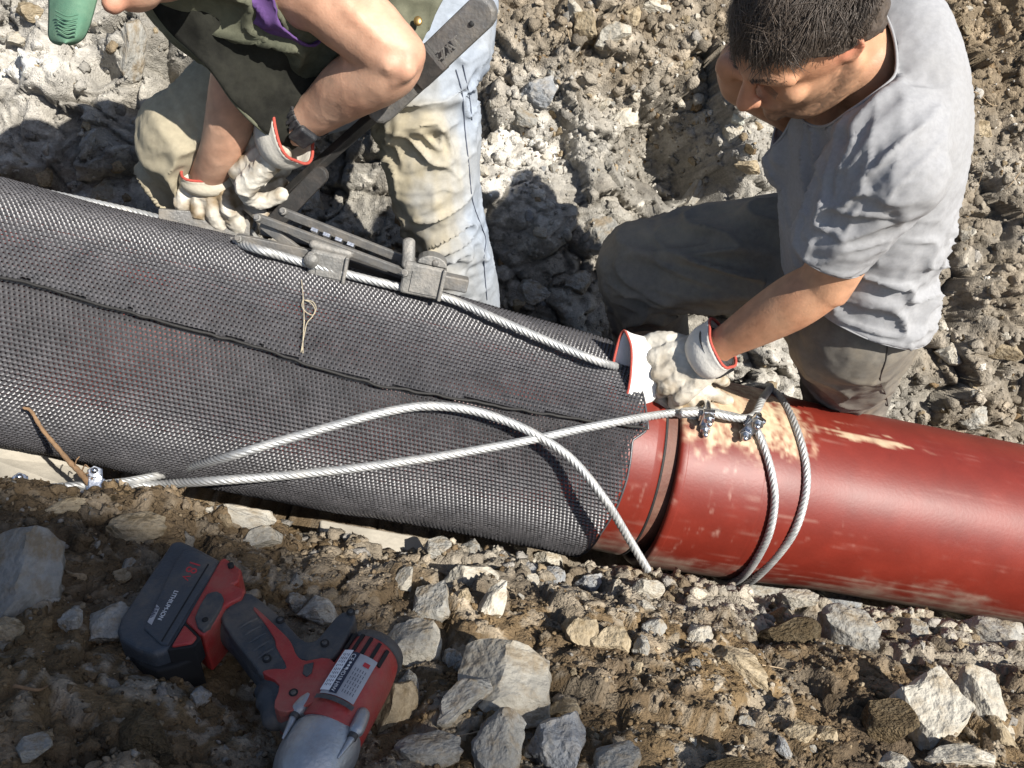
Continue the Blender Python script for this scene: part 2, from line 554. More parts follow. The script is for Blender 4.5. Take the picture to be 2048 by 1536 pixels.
# ------------------------------------------------------------------ ground
def build_ground():
    sc = [-30, -12, -5, -2.6, -1.6, -1.1]
    s = np.concatenate([sc, np.arange(-.7, 2.95, .0049), [3.2, 3.6, 4.3, 6, 12, 30]])
    ks = np.array([-30, -.8, 0.24, .44, .59, .79, 1.03, 1.29, 1.56, 1.96, 2.39, 30])
    lipw = np.interp(s, ks, [.12, .12, .12, .125, .115, .035, .022, .014, .012, .010, .01, .01])
    lipn = np.interp(s, ks, [-.44, -.44, -.42, -.40, -.37, -.345, -.335, -.33, -.315, -.295, -.28, -.28])
    one = np.ones_like(s)
    rows = [(-30 * one, -1.0 * one), (-6 * one, -.75 * one), (-1.7 * one, -.3 * one), (-1.25 * one, .26 * one), (-1.0 * one, .36 * one),
            (-.80 * one, .325 * one), (-.62 * one, .225 * one), (-.47 * one, .145 * one), (lipn, lipw), (lipn + .055, lipw - .045), (lipn + .09, lipw - .16), (-.16 * one, -.235 * one),
            (.2 * one, -.25 * one), (.42 * one, -.17 * one), (.60 * one, .06 * one), (.84 * one, .32 * one), (1.12 * one, .60 * one),
            (1.5 * one, .93 * one), (2.0 * one, 1.2 * one), (6 * one, 1.5 * one), (30 * one, 2.2 * one)]
    sub = [2, 6, 14, 14, 50, 46, 38, 34, 20, 18, 12, 8, 14, 62, 78, 84, 94, 30, 8, 3]
    pn = np.array([r[0] for r in rows]); pw = np.array([r[1] for r in rows])
    qn = np.vstack([2 * pn[0] - pn[1], pn, 2 * pn[-1] - pn[-2]]); qw = np.vstack([2 * pw[0] - pw[1], pw, 2 * pw[-1] - pw[-2]])
    GN, GW = [], []
    for i in range(len(rows) - 1):
        j = i + 1
        for k in range(sub[i]):
            t = k / sub[i]
            for q, G in ((qn, GN), (qw, GW)):
                a, b, c, d = q[j - 1], q[j], q[j + 1], q[j + 2]
                if i < 4 or i > 16: G.append(b * (1 - t) + c * t)
                else:
                    m0, m1 = (c - a) * .42, (d - b) * .42
                    G.append(b * (2 * t ** 3 - 3 * t * t + 1) + m0 * (t ** 3 - 2 * t * t + t) + c * (-2 * t ** 3 + 3 * t * t) + m1 * (t ** 3 - t * t))
    GN.append(pn[-1]); GW.append(pw[-1])
    GN = np.array(GN); GW = np.array(GW)
    nr, ns = GN.shape
    S = np.broadcast_to(s, (nr, ns))
    Pn = A1 + S[..., None] * T1 + GN[..., None] * N1 + GW[..., None] * W1
    du = np.gradient(Pn, axis=1); dv = np.gradient(Pn, axis=0)
    Nn = np.cross(du, dv); Nn /= np.linalg.norm(Nn, axis=2)[..., None] + 1e-12
    V = np.cumsum(np.r_[np.zeros((1, ns)), np.sqrt(np.diff(GN, axis=0) ** 2 + np.diff(GW, axis=0) ** 2)], 0)
    u, v = S.ravel().copy(), V.ravel().copy()
    base = Pn.reshape(-1, 3); N = Nn.reshape(-1, 3)
    n_, w_ = GN.ravel(), GW.ravel()
    X, Y, Z = px_of(base)
    q = np.stack([u, v, 0 * u], 1)
    far = sstep(.2, .4, n_)                        # 1 on the far side
    # large lumps
    h = .045 * fbm(q * 3.2, 3, 5) * (.35 + .65 * far)
    # shaped hollows and mounds, as in the place: (s, v offset by point, radius, height)
    feats = [(1345, 260, 80, -.20, 1.9), (1395, 350, 70, -.20, 1.95), (1290, 340, 60, -.09, 1.95), (1470, 300, 50, .07, 2.0), (1225, 215, 46, -.07, 2.05), (1130, 290, 40, -.06, 2.0), (1990, 60, 60, -.10, 2.2), (1440, 60, 40, -.05, 2.2),
             (1130, 480, 80, .05, 1.95), (1200, 420, 50, .045, 1.95), (1090, 620, 90, .035, 1.95), (1370, 470, 60, .05, 1.95), (1900, 620, 50, -.06, 2.1), (1940, 760, 70, .05, 2.15),
             (215, 150, 34, -.07, 1.95), (250, 110, 40, .07, 1.9), (330, 180, 46, -.09, 1.9), (285, 60, 40, .05, 1.9), (265, 215, 30, -.06, 1.9), (120, 180, 80, .05, 1.85), (160, 250, 70, -.05, 1.85), (180, 290, 60, .05, 1.8), (90, 60, 60, .03, 1.95),
             (640, 330, 110, -.10, 1.85), (560, 360, 60, -.05, 1.8), (760, 400, 70, -.05, 1.85), (330, 360, 50, -.05, 1.8),
             (1250, 620, 70, -.04, 1.9), (1500, 720, 60, .03, 2.0), (1870, 520, 60, .03, 2.1)]
    for fx, fy, fr, fh, fd in feats:
        c = P(fx, fy, fd)
        # slide along the sight line to the base surface
        dd = (X - fx) ** 2 + (Y - fy) ** 2
        k = np.exp(-dd / (fr * fr) * 1.1) * far
        h = h + fh * k
    near_t = np.exp(-((X - 540) / 330) ** 2 - ((Y - 1400) / 210) ** 2) * (1 - far)
    h = h - .050 * near_t
    # rubble cells
    wx = u + .020 * vnoise(q * 17, 31) + .004 * vnoise(q * 60, 33); wy = v + .020 * vnoise(q * 17, 32) + .004 * vnoise(q * 60, 34)
    shade = np.ones_like(u); stone = np.zeros_like(u)
    fine = (u > -.9) & (u < 3.1) & (n_ > -1.35) & (n_ < 1.6)
    zz = np.zeros(len(u), np.int64)
    for sc_, amp, sd, dens in ((.15, .058, 1, .85), (.066, .026, 2, .6), (.030, .0135, 3, .5), (.0145, .0062, 4, .5)):
        f1, f2, cx, cy, ox, oy = worley(wx, wy * 1.12, sc_, sd * 10)
        r0 = _hash(cx, cy, zz, sd); r1 = _hash(cx, cy, zz + 3, sd) - .5; r2 = _hash(cx, cy, zz + 5, sd) - .5; r3 = _hash(cx, cy, zz + 7, sd)
        e = sstep(0, .13, f2 - f1)
        k = np.where(r3 < dens, 1.0, .30)
        hh = amp * k * (.42 + .58 * far if sc_ > .05 else .7) * ((r0 - .5) * 1.1 + 2.0 * (r1 * ox + r2 * oy) - .35 * (1 - e) + .30 * (1 - f1 * f1))
        hh = hh * (1 - .55 * near_t)
        h = h + np.where(fine, hh, 0)
        if sc_ < .1:
            is_st = (r3 < dens * .55)
            shade = shade * np.where(is_st, .85 + .5 * r0, 1)
            stone = np.maximum(stone, np.where(is_st & (r0 > .35), e, 0) * (1 if sc_ < .08 else .6))
    h = h + np.where(fine, .0020 * fbm(q * 110, 3, 41, .6) + .007 * fbm(q * 24, 3, 45), .03 * fbm(q * 2, 3, 8))
    # keep clear under the pipe
    dist = np.sqrt(n_ ** 2 + w_ ** 2)
    h = np.where((np.abs(n_) < .26), np.minimum(h, .012), h)
    Vt = base + N * h[:, None]
    # colour: earth and stone, by place
    X, Y, Z = px_of(Vt)
    c_soil = np.array([.175, .120, .062]); c_dark = np.array([.080, .060, .040]); c_grey = np.array([.245, .230, .200]); c_pale = np.array([.47, .445, .40])
    g = fbm(q * 5.5, 4, 61); g2 = fbm(q * 14, 4, 62); g3 = fbm(q * 40, 3, 63)
    top = sstep(330, 90, Y + 110 * g) * sstep(850, 980, X)          # browner upper bank between and right of the men
    right = sstep(1790, 1880, X + 50 * g)
    greyw = np.clip(1 - .72 * top - .55 * right + .35 * g2, 0, 1)
    paleP = np.exp(-((X - 1010) / 130) ** 2 - ((Y - 300) / 120) ** 2) + .8 * np.exp(-((X - 60) / 130) ** 2 - ((Y - 120) / 130) ** 2) + .6 * np.exp(-((X - 130) / 140) ** 2 - ((Y - 400) / 60) ** 2) + .5 * np.exp(-((X - 1520) / 120) ** 2 - ((Y - 720) / 80) ** 2) + .35 * np.exp(-((X - 1480) / 120) ** 2 - ((Y - 280) / 90) ** 2)
    pale = np.clip(paleP * (1 + .6 * g2), 0, 1)[:, None]
    cf = np.array([.185, .145, .098]) * (1 - greyw[:, None]) + c_grey * greyw[:, None]
    cf = cf * (1 - pale) + c_pale * pale
    nearlit = sstep(500, 1500, X)
    gd = np.clip(.5 + .8 * g + .3 * g2, 0, 1)[:, None]
    cn = c_dark * 1.25 * (1 - gd) + c_soil * 1.05 * gd
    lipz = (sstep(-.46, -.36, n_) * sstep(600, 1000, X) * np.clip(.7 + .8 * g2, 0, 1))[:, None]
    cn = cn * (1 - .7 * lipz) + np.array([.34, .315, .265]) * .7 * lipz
    stc = np.array([.27, .245, .20])
    st = (np.clip(stone, 0, 1) * np.clip(.45 + g, 0, 1))[:, None]
    cn = cn * (1 - .75 * st) + stc * .75 * st
    col = cn * (1 - far[:, None]) + cf * far[:, None]
    col = col * (shade * (1 + .35 * g3) * (1 + .18 * g2))[:, None]
    col = np.clip(col, .015, .62)
    idx = np.arange(nr * ns).reshape(nr, ns)
    F = np.stack([idx[:-1, :-1].ravel(), idx[:-1, 1:].ravel(), idx[1:, 1:].ravel(), idx[1:, :-1].ravel()], 1)
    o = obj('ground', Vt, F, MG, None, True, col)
    tag(o, kind='structure')
    return Vt, F, nr, ns, X, Y, n_, fine, col


GV, GF, GNR, GNS, GX, GY, GNn, GFINE, GCOL = build_ground()
_n = np.zeros(len(GV) * 3, np.float32)
bpy.data.objects['ground'].data.vertices.foreach_get('normal', _n)
GNRM = _n.reshape(-1, 3).astype(float)
GTREE = None


def ground_tree():
    global GTREE
    if GTREE is None:
        sel = GFINE.reshape(GNR, GNS)
        m = sel[:-1, :-1].ravel() & (np.arange((GNR - 1) * (GNS - 1)) >= 0)
        GTREE = BVHTree.FromPolygons([tuple(v) for v in GV.tolist()], GF[m].tolist())
    return GTREE


def on_ground(x, y):
    d = Vector(P(x, y, 1.0)).normalized()
    p, n, i, t = ground_tree().ray_cast(Vector((0, 0, 0)), d)
    if p is None:
        return None, None
    return np.array(p), np.array(n)


# ------------------------------------------------------------------ stones
def stone_mesh(seed, sub=3, cuts=11, flat=1.0, rough=.05):
    r = np.random.default_rng(seed)
    bm = bmesh.new(); bmesh.ops.create_icosphere(bm, subdivisions=sub, radius=1)
    V = np.array([v.co[:] for v in bm.verts]); F = [tuple(v.index for v in f.verts) for f in bm.faces]; bm.free()
    for k in range(cuts):
        n = nrm(r.normal(size=3)); d = r.uniform(.45, .82)
        t = V @ n
        V = V - np.outer(np.maximum(0, t - d), n)
    V = V + V * (rough * fbm(V * 2.3 + seed, 3, seed) + rough * .45 * (1 - np.abs(vnoise(V * 4.5, seed + 3))) ** 2 + rough * .30 * fbm(V * 11, 3, seed + 5))[:, None]
    ext = np.abs(V).max(0)
    V = V / ext
    return V, F


STONES = []
for i in range(14):
    V, F = stone_mesh(100 + i, 4, 12 + i % 6, rough=.09 + .03 * (i % 3))
    STONES.append((V, F))
STONE_ME = {}


def stone_me(i, kind):
    if (i, kind) not in STONE_ME:
        o = obj('stone', *STONES[i], MROCK[kind], None, False)
        me = o.data
        me.polygons.foreach_set('use_smooth', np.ones(len(me.polygons), bool))
        try: me.set_sharp_from_angle(angle=radians(24))
        except Exception: pass
        bpy.data.objects.remove(o)
        STONE_ME[(i, kind)] = me
    return STONE_ME[(i, kind)]


def put_stone(p, axes, sz, kind, i, name='stone'):
    o = bpy.data.objects.new(name, stone_me(i % len(STONES), kind))
    R = np.stack([axes[0] * sz[0], axes[1] * sz[1], axes[2] * sz[2]], 1)
    m = Matrix([[*R[0], p[0]], [*R[1], p[1]], [*R[2], p[2]], [0, 0, 0, 1]])
    o.matrix_world = m
    COL.objects.link(o)
    return o


def named_stone(x, y, wpx, hpx, rot, kind, i, label, lift=.25, cat='stone', thick=.6):
    p, n = on_ground(x, y)
    if p is None: return
    d = p @ FW
    hw, hh = wpx / 2 * d / FPX, hpx / 2 * d / FPX
    a = radians(rot)
    ax = CD(cos(a), -sin(a), 0); ay = CD(sin(a), cos(a), 0)
    toward = -nrm(p)
    ax = nrm(ax - (ax @ toward) * toward); ay = nrm(np.cross(toward, ax))
    th = min(hw, hh) * thick * 1.3
    o = put_stone(p + toward * th * lift, (ax, ay, toward), (hw * 1.04, hh * 1.04, th), kind, i)
    tag(o, label, cat)
    return o


near_list = [
    (52, 1168, 150, 200, 8, 'grey', 0, 'large rounded grey boulder beyond the battery at the left edge'),
    (212, 1248, 96, 92, -20, 'grey', 1, 'angular pale grey stone touching the dark tool battery'),
    (148, 1238, 50, 58, 10, 'grey', 2, 'small grey brown stone between the left boulder and the angular stone'),
    (237, 1160, 44, 42, 0, 'tan', 3, 'small round ochre stone just above the tool battery'),
    (18, 1265, 60, 50, 20, 'tan', 4, 'tan stone tucked under the large left boulder'),
    (478, 1035, 150, 60, 14, 'pale', 5, 'long white chalky stone on the lip above the battery'),
    (530, 1075, 90, 60, 5, 'pale', 6, 'pale chalky stone below the long white one on the lip'),
    (280, 1062, 110, 70, -12, 'tan', 7, 'broad brown grey stone half buried above the tool battery'),
    (140, 1010, 80, 36, -8, 'tan', 8, 'flat grey stone lying by the steel clamp at left'),
    (640, 1218, 84, 62, -8, 'grey', 9, 'grey angular stone in the soil above the tool grip'),
    (592, 1205, 40, 36, 0, 'grey', 10, 'small grey stone left of the one above the tool grip'),
    (862, 1208, 100, 88, -40, 'grey', 11, 'striped grey angular stone left of the big cream stone'),
    (935, 1165, 120, 82, 10, 'pale', 12, 'big cream rounded stone under the end of the plank'),
    (985, 1225, 56, 120, 28, 'pale', 13, 'cream slanting stone leaning below the rounded cream one'),
    (838, 1292, 112, 96, -12, 'pale', 4, 'tan blocky stone right of the tool motor end'),
    (808, 1165, 60, 40, -50, 'pale', 3, 'small cream chip in the clay right of the plank'),
    (905, 1325, 40, 50, 0, 'grey', 10, 'small grey pebble right of the tan blocky stone'),
    (1020, 1372, 190, 150, 18, 'pale', 0, 'biggest tan boulder in the middle of the near bank'),
    (935, 1392, 140, 84, -24, 'grey', 6, 'grey stone pushed against the left of the biggest tan boulder'),
    (1008, 1478, 112, 150, 6, 'grey', 8, 'tall grey slab below the biggest tan boulder'),
    (1112, 1496, 130, 140, -6, 'blue', 5, 'wide grey slab right of the tall slab at the bottom'),
    (1135, 1420, 80, 60, 0, 'tan', 2, 'flat tan stone right of the biggest tan boulder'),
    (862, 1512, 140, 84, -14, 'grey', 7, 'pale grey slab at the bottom right of the tool nose'),
    (1225, 1516, 100, 76, -10, 'grey', 1, 'grey pointed stone at the bottom right of the slabs'),
    (788, 1420, 80, 130, 10, 'tan', 12, 'brown grey stone behind the tool motor housing'),
    (820, 1365, 50, 56, 0, 'grey', 9, 'small dark grey stone between the tool and the tan boulder'),
    (1495, 1346, 128, 66, 34, 'tan', 13, 'flat grey brown stone tilting down alone on the clay'),
    (1858, 1424, 150, 190, 20, 'pale', 11, 'largest white angular stone at the lower right'),
    (1962, 1395, 110, 160, -12, 'pale', 8, 'tan slab standing behind the largest white stone'),
    (2002, 1474, 56, 112, -14, 'tan', 2, 'brown oblong stone right of the largest white stone'),
    (1765, 1452, 118, 104, 12, 'brown', 3, 'dark brown clod left of the largest white stone'),
    (1930, 1512, 140, 60, 8, 'pale', 6, 'pale stone at the bottom below the largest white stone'),
    (1790, 1522, 80, 40, 0, 'pale', 9, 'small pale stone at the bottom below the dark brown clod'),
    (1505, 1186, 116, 66, -8, 'grey', 10, 'grey lump on the lip below the two cable loops'),
    (1672, 1188, 90, 62, 24, 'blue', 1, 'angular blue grey stone on the lip below the red pipe'),
    (1600, 1200, 80, 40, 0, 'pale', 7, 'pale stone on the lip between the grey lump and the angular stone'),
    (1292, 1176, 66, 42, 12, 'pale', 12, 'pale rounded stone on the lip below the cable end'),
    (1180, 1165, 60, 40, 0, 'blue', 5, 'blue grey stone on the lip under the pipe joint'),
    (1060, 1150, 76, 56, -20, 'blue', 13, 'shiny blue grey shard right of the cream rounded stone'),
    (1110, 1158, 50, 44, 10, 'blue', 4, 'smaller blue grey shard beside the shiny shard'),
    (1100, 1128, 60, 44, 6, 'pale', 0, 'white stone in the gap under the mesh end'),
    (870, 1098, 60, 46, 0, 'grey', 3, 'grey stone in the gap beside the pale plank end'),
    (945, 1098, 50, 46, 20, 'grey', 9, 'square grey stone in the gap under the mesh'),
    (1286, 1293, 40, 56, 0, 'grey', 2, 'round grey disc shaped stone on the sunny clay'),
    (1232, 1282, 86, 76, 30, 'tan', 6, 'tan stone left of the round grey disc stone'),
    (1165, 1272, 70, 80, -30, 'tan', 10, 'tan split stone left of the two tan and grey ones'),
    (1312, 1258, 50, 56, 30, 'grey', 8, 'grey stone above the round grey disc stone'),
    (1395, 1270, 56, 60, 10, 'pale', 1, 'pale stone standing alone right of the disc stone'),
    (1700, 1275, 120, 110, 12, 'grey', 7, 'broad dusty grey stone in the middle of the right bank'),
    (1560, 1282, 150, 76, -16, 'brown', 12, 'broad muddy stone with fine roots on the right bank'),
    (1880, 1215, 120, 60, 18, 'grey', 13, 'long dusty grey stone on the lip at the right'),
    (1980, 1265, 130, 76, 16, 'grey', 5, 'dark dusty grey stone on the lip at the right edge'),
    (1830, 1262, 60, 44, 10, 'grey', 0, 'small grey stone below the long dusty grey stone'),
    (1655, 1478, 48, 44, 10, 'tan', 4, 'small ochre stone left of the dark brown clod'),
    (1600, 1465, 70, 50, 0, 'tan', 11, 'brown grey stone left of the small ochre stone'),
    (1565, 1492, 34, 46, -10, 'blue', 9, 'small blue grey stone near the bottom of the clay'),
    (1490, 1450, 36, 44, 10, 'grey', 10, 'small grey upright stone left of the brown grey stone'),
    (1470, 1535, 150, 50, 0, 'brown', 6, 'reddish brown lump at the bottom of the clay'),
    (290, 1480, 100, 110, -8, 'brown', 13, 'brown lump in the shade below the battery'),
    (400, 1390, 40, 46, 40, 'grey', 1, 'small grey stone under the tool trigger'),
    (60, 1500, 70, 60, 0, 'grey', 3, 'dark grey stone in the shaded bottom corner'),
]
far_list = [
    (1078, 186, 96, 74, -8, 'blue', 5, 'blue grey angular rock on the bank between the men'),
    (1250, 234, 84, 48, -14, 'pale', 8, 'cream flat stone under the hollow between the men'),
    (1232, 66, 90, 60, -10, 'pale', 6, 'white cracked stone near the top of the bank'),
    (1170, 50, 60, 70, -40, 'tan', 11, 'ochre oblong stone left of the white cracked stone'),
    (1150, 18, 34, 60, -35, 'pale', 2, 'cream rounded bar of stone at the top of the bank'),
    (1318, 16, 80, 36, 14, 'pale', 13, 'cream pointed stone right of the white cracked stone'),
    (1270, 30, 40, 44, 30, 'tan', 9, 'tan stone between the white and the pointed stones'),
    (1205, 210, 34, 30, 0, 'pale', 3, 'small white stone left of the cream flat stone'),
    (1050, 240, 60, 40, 20, 'grey', 7, 'striped grey stone beside the blue grey angular rock'),
    (1205, 470, 96, 74, -20, 'grey', 0, 'grey block in the shade right of the leaning man'),
    (1385, 400, 56, 130, 24, 'grey', 12, 'long grey slab leaning in the shaded hollow'),
    (1290, 520, 70, 60, 10, 'grey', 4, 'grey stone in shade above the bent knee'),
    (1065, 585, 70, 50, 14, 'grey', 10, 'grey stone in shade above the tensioned cable'),
    (1150, 560, 60, 60, 0, 'grey', 1, 'grey lump in shade beside the kneeling leg'),
    (1035, 610, 34, 30, 0, 'tan', 3, 'small tan stone touching the top of the mesh'),
    (612, 400, 76, 84, 0, 'grey', 0, 'round grey boulder behind the lever links'),
    (1902, 705, 60, 50, 10, 'pale', 9, 'pale stone right of the standing trouser leg'),
    (1950, 830, 70, 54, -10, 'grey', 8, 'grey angular stone on the bank above the red pipe'),
    (2010, 700, 70, 50, 0, 'tan', 13, 'tan stone at the right edge above the pipe'),
    (1880, 650, 40, 34, 0, 'pale', 2, 'small pale stone near the hem of the shirt'),
    (1985, 900, 60, 36, 8, 'tan', 6, 'tan stone lying against the red pipe at right'),
    (1620, 590, 50, 36, 0, 'pale', 11, 'pale stone seen between the man\'s legs'),
    (90, 354, 38, 40, 8, 'tan', 4, 'square tan stone above the cable at the left edge'),
    (205, 385, 64, 50, -30, 'pale', 5, 'pale broken stone left of the bent knee'),
    (30, 75, 44, 36, 0, 'pale', 1, 'white stone left of the green cap'),
    (178, 285, 26, 60, 30, 'grey', 13, 'narrow grey stone standing in the left shade'),
    (262, 95, 60, 130, 6, 'grey', 12, 'tall grey pillar of rock right of the green cap'),
    (60, 25, 50, 40, 0, 'tan', 10, 'brown stone above the left white stone'),
    (1470, 270, 50, 44, 0, 'pale', 7, 'white stone under the bent elbow'),
    (1500, 330, 60, 36, 10, 'tan', 2, 'tan stone left of the grey shirt'),
    (1960, 260, 50, 40, 0, 'tan', 0, 'tan lump right of the bright shirt back'),
    (1930, 470, 40, 36, 0, 'pale', 3, 'small cream stone right of the shirt waist'),
]
for a in near_list:
    named_stone(a[0], a[1], a[2] * 1.1, a[3] * 1.1, *a[4:], thick=.85, lift=.22)
for a in far_list:
    named_stone(*a, thick=.75, lift=.0)


def rand_axes(n, r):
    a = r.normal(size=3); a = nrm(a - .7 * (a @ n) * n)
    b = nrm(np.cross(n, a)); c = np.cross(a, b)
    return a, b, c


vis = (GX > -60) & (GX < 2110) & (GY > -60) & (GY < 1600) & GFINE
ids_near = np.where(vis & (GNn < -.34) & (GNn > -1.0))[0]
ids_far = np.where(vis & (GNn > .40))[0]
ids_mid = np.where(vis & (GNn > -.36) & (GNn < .42))[0]


def scatter(ids, n, r, lo, hi, kinds, name, label, group, power=2.2):
    for k in range(n):
        i = int(r.choice(ids)); p = GV[i]; nn = GNRM[i]
        s = lo + (hi - lo) * r.random() ** power
        ax = rand_axes(nn, r)
        kd = kinds[int(r.integers(len(kinds)))]
        o = put_stone(p + nn * s * .15, ax, (s, s * r.uniform(.55, .9), s * r.uniform(.4, .75)), kd, int(r.integers(14)), name)
        w_ = {'pale': 'cream', 'tan': 'ochre', 'blue': 'blue grey', 'grey': 'grey', 'brown': 'brown'}[kd]
        tag(o, w_ + ' ' + label, 'stone', group)


scatter(ids_far[(GY[ids_far] < 330) & (GX[ids_far] > 900) & (GX[ids_far] < 1500)], 55, nrng, .007, .020, ['pale', 'pale', 'tan', 'grey', 'brown'], 'stone', 'chip of broken stone lying loose on the sunlit bank between the two men', 'stone chips on the sunlit bank between the men')
scatter(ids_far[(GX[ids_far] > 1780)], 45, nrng, .006, .019, ['tan', 'tan', 'pale', 'brown', 'grey'], 'stone', 'pebble lying loose on the brown bank right of the man in the grey shirt', 'small stones on the right bank')
scatter(ids_far[(GX[ids_far] < 620)], 40, nrng, .007, .022, ['grey', 'grey', 'pale', 'tan'], 'stone', 'dusty stone chip on the bank behind the man leaning over the lever', 'stone chips on the left bank')
scatter(ids_far[(GY[ids_far] > 330) & (GX[ids_far] > 900) & (GX[ids_far] < 1700)], 45, nrng, .008, .024, ['grey', 'grey', 'pale', 'blue'], 'stone', 'stone chip low on the bank between the two men\'s legs', 'stone chips low on the bank')
scatter(ids_near[GX[ids_near] > 820], 62, nrng, .006, .017, ['tan', 'grey', 'tan', 'pale', 'grey'], 'stone', 'small stone embedded in the sunny clay of the near bank', 'small stones in the sunny near bank')
scatter(ids_near[GX[ids_near] < 820], 40, nrng, .005, .014, ['tan', 'grey', 'brown', 'grey'], 'stone', 'small stone lying in the shaded soil around the power tool', 'small stones in the shaded near bank')


def rubble(name, ids, n, r, lo, hi, cols, sub, label, power=3, mixg=.72, emb=.2):
    bm = bmesh.new(); bmesh.ops.create_icosphere(bm, subdivisions=sub, radius=1)
    B = np.array([v.co[:] for v in bm.verts]); Fb = np.array([[v.index for v in f.verts] for f in bm.faces]); bm.free()
    base = []
    for k in range(10):
        V = B.copy()
        for c in range(5):
            nn = nrm(r.normal(size=3)); t = V @ nn; V = V - np.outer(np.maximum(0, t - r.uniform(.45, .8)), nn)
        V = V * (1 + .22 * r.normal(size=(len(V), 1)))
        base.append(V)
    VV, FF, CC = [], [], []
    sel = r.choice(ids, n)
    for k in range(n):
        i = sel[k]
        s = lo + (hi - lo) * r.random() ** power
        a, b, c = rand_axes(GNRM[i], r)
        R = np.stack([a * s, b * s * r.uniform(.6, 1), c * s * r.uniform(.45, .85)], 0)
        VV.append(GV[i] + GNRM[i] * s * emb + base[k % 10] @ R)
        FF.append(Fb + k * len(B))
        cc = GCOL[i] * r.uniform(.8, 1.3) if r.random() < mixg else cols[int(r.integers(len(cols)))] * r.uniform(.75, 1.25)
        CC.append(np.repeat(cc[None], len(B), 0))
    o = obj(name, np.concatenate(VV), np.concatenate(FF), MG, None, False, np.clip(np.concatenate(CC), .01, .6))
    tag(o, label, kind='stuff')
    return o


cS = np.array([.15, .105, .06]); cD = np.array([.085, .062, .04]); cG = np.array([.27, .25, .22]); cP = np.array([.46, .43, .38]); cT = np.array([.27, .21, .135])
rubble('gravel', ids_far[(GY[ids_far] < 360) & (GX[ids_far] > 850)], 4500, nrng, .0018, .0075, [cS, cT, cG, cP, cS], 1, 'crumbled clods and chips over the far bank')
rubble('gravel', ids_far[(GY[ids_far] >= 360) | (GX[ids_far] <= 850)], 3200, nrng, .0018, .0075, [cG, cG, cP, cG * .8], 1, 'grey crumbs and chips low on the far bank')
rubble('soil_crumbs', ids_near, 9500, nrng, .0012, .0060, [cS, cD, cD, cS, cT, cG * .9], 1, 'crumbly brown soil and grit over the near bank')
rubble('gravel', ids_mid, 1800, nrng, .002, .010, [cS, cG, cT, cD], 1, 'grit in the gap under the pipe')
_br = ids_far[(GX[ids_far] > 1030) & (GY[ids_far] < 330) | (GX[ids_far] > 1800) & (nrng.random(len(ids_far)) < .5) | (nrng.random(len(ids_far)) < .22)]
rubble('clods', ids_mid[(GNn[ids_mid] < -.2)], 1100, nrng, .005, .020, [cS, cG, cT], 2, 'clods in the gap under the pipe', 2, .7, 0)
rubble('clods', _br, 3000, nrng, .005, .021, [cS * 1.2, cT, cG, cP], 2, 'broken clods of earth and rock over the far bank', 2.4, .85, -.05)
rubble('clods', ids_near, 1500, nrng, .003, .015, [cS, cD, cT, cG * .8], 2, 'clods of damp clay over the near bank', 2.8, .8, -.25)


# ------------------------------------------------------------------ pipes
def lathe(A, T, N, W, prof, seg=160, phi0=0, phi1=2 * pi):
    "prof rows: (s, r); phi from W (top) towards the camera"
    full = abs(phi1 - phi0 - 2 * pi) < 1e-6
    ph = np.linspace(phi0, phi1, seg + (0 if full else 1), endpoint=not full)
    dirs = np.outer(np.cos(ph), W) - np.outer(np.sin(ph), N)
    V = np.concatenate([A + T * s + dirs * r for s, r in prof])
    m = len(ph); F = []
    for i in range(len(prof) - 1):
        for j in range(m if full else m - 1):
            k = (j + 1) % m
            F.append((i * m + j, i * m + k, (i + 1) * m + k, (i + 1) * m + j))
    return V, F


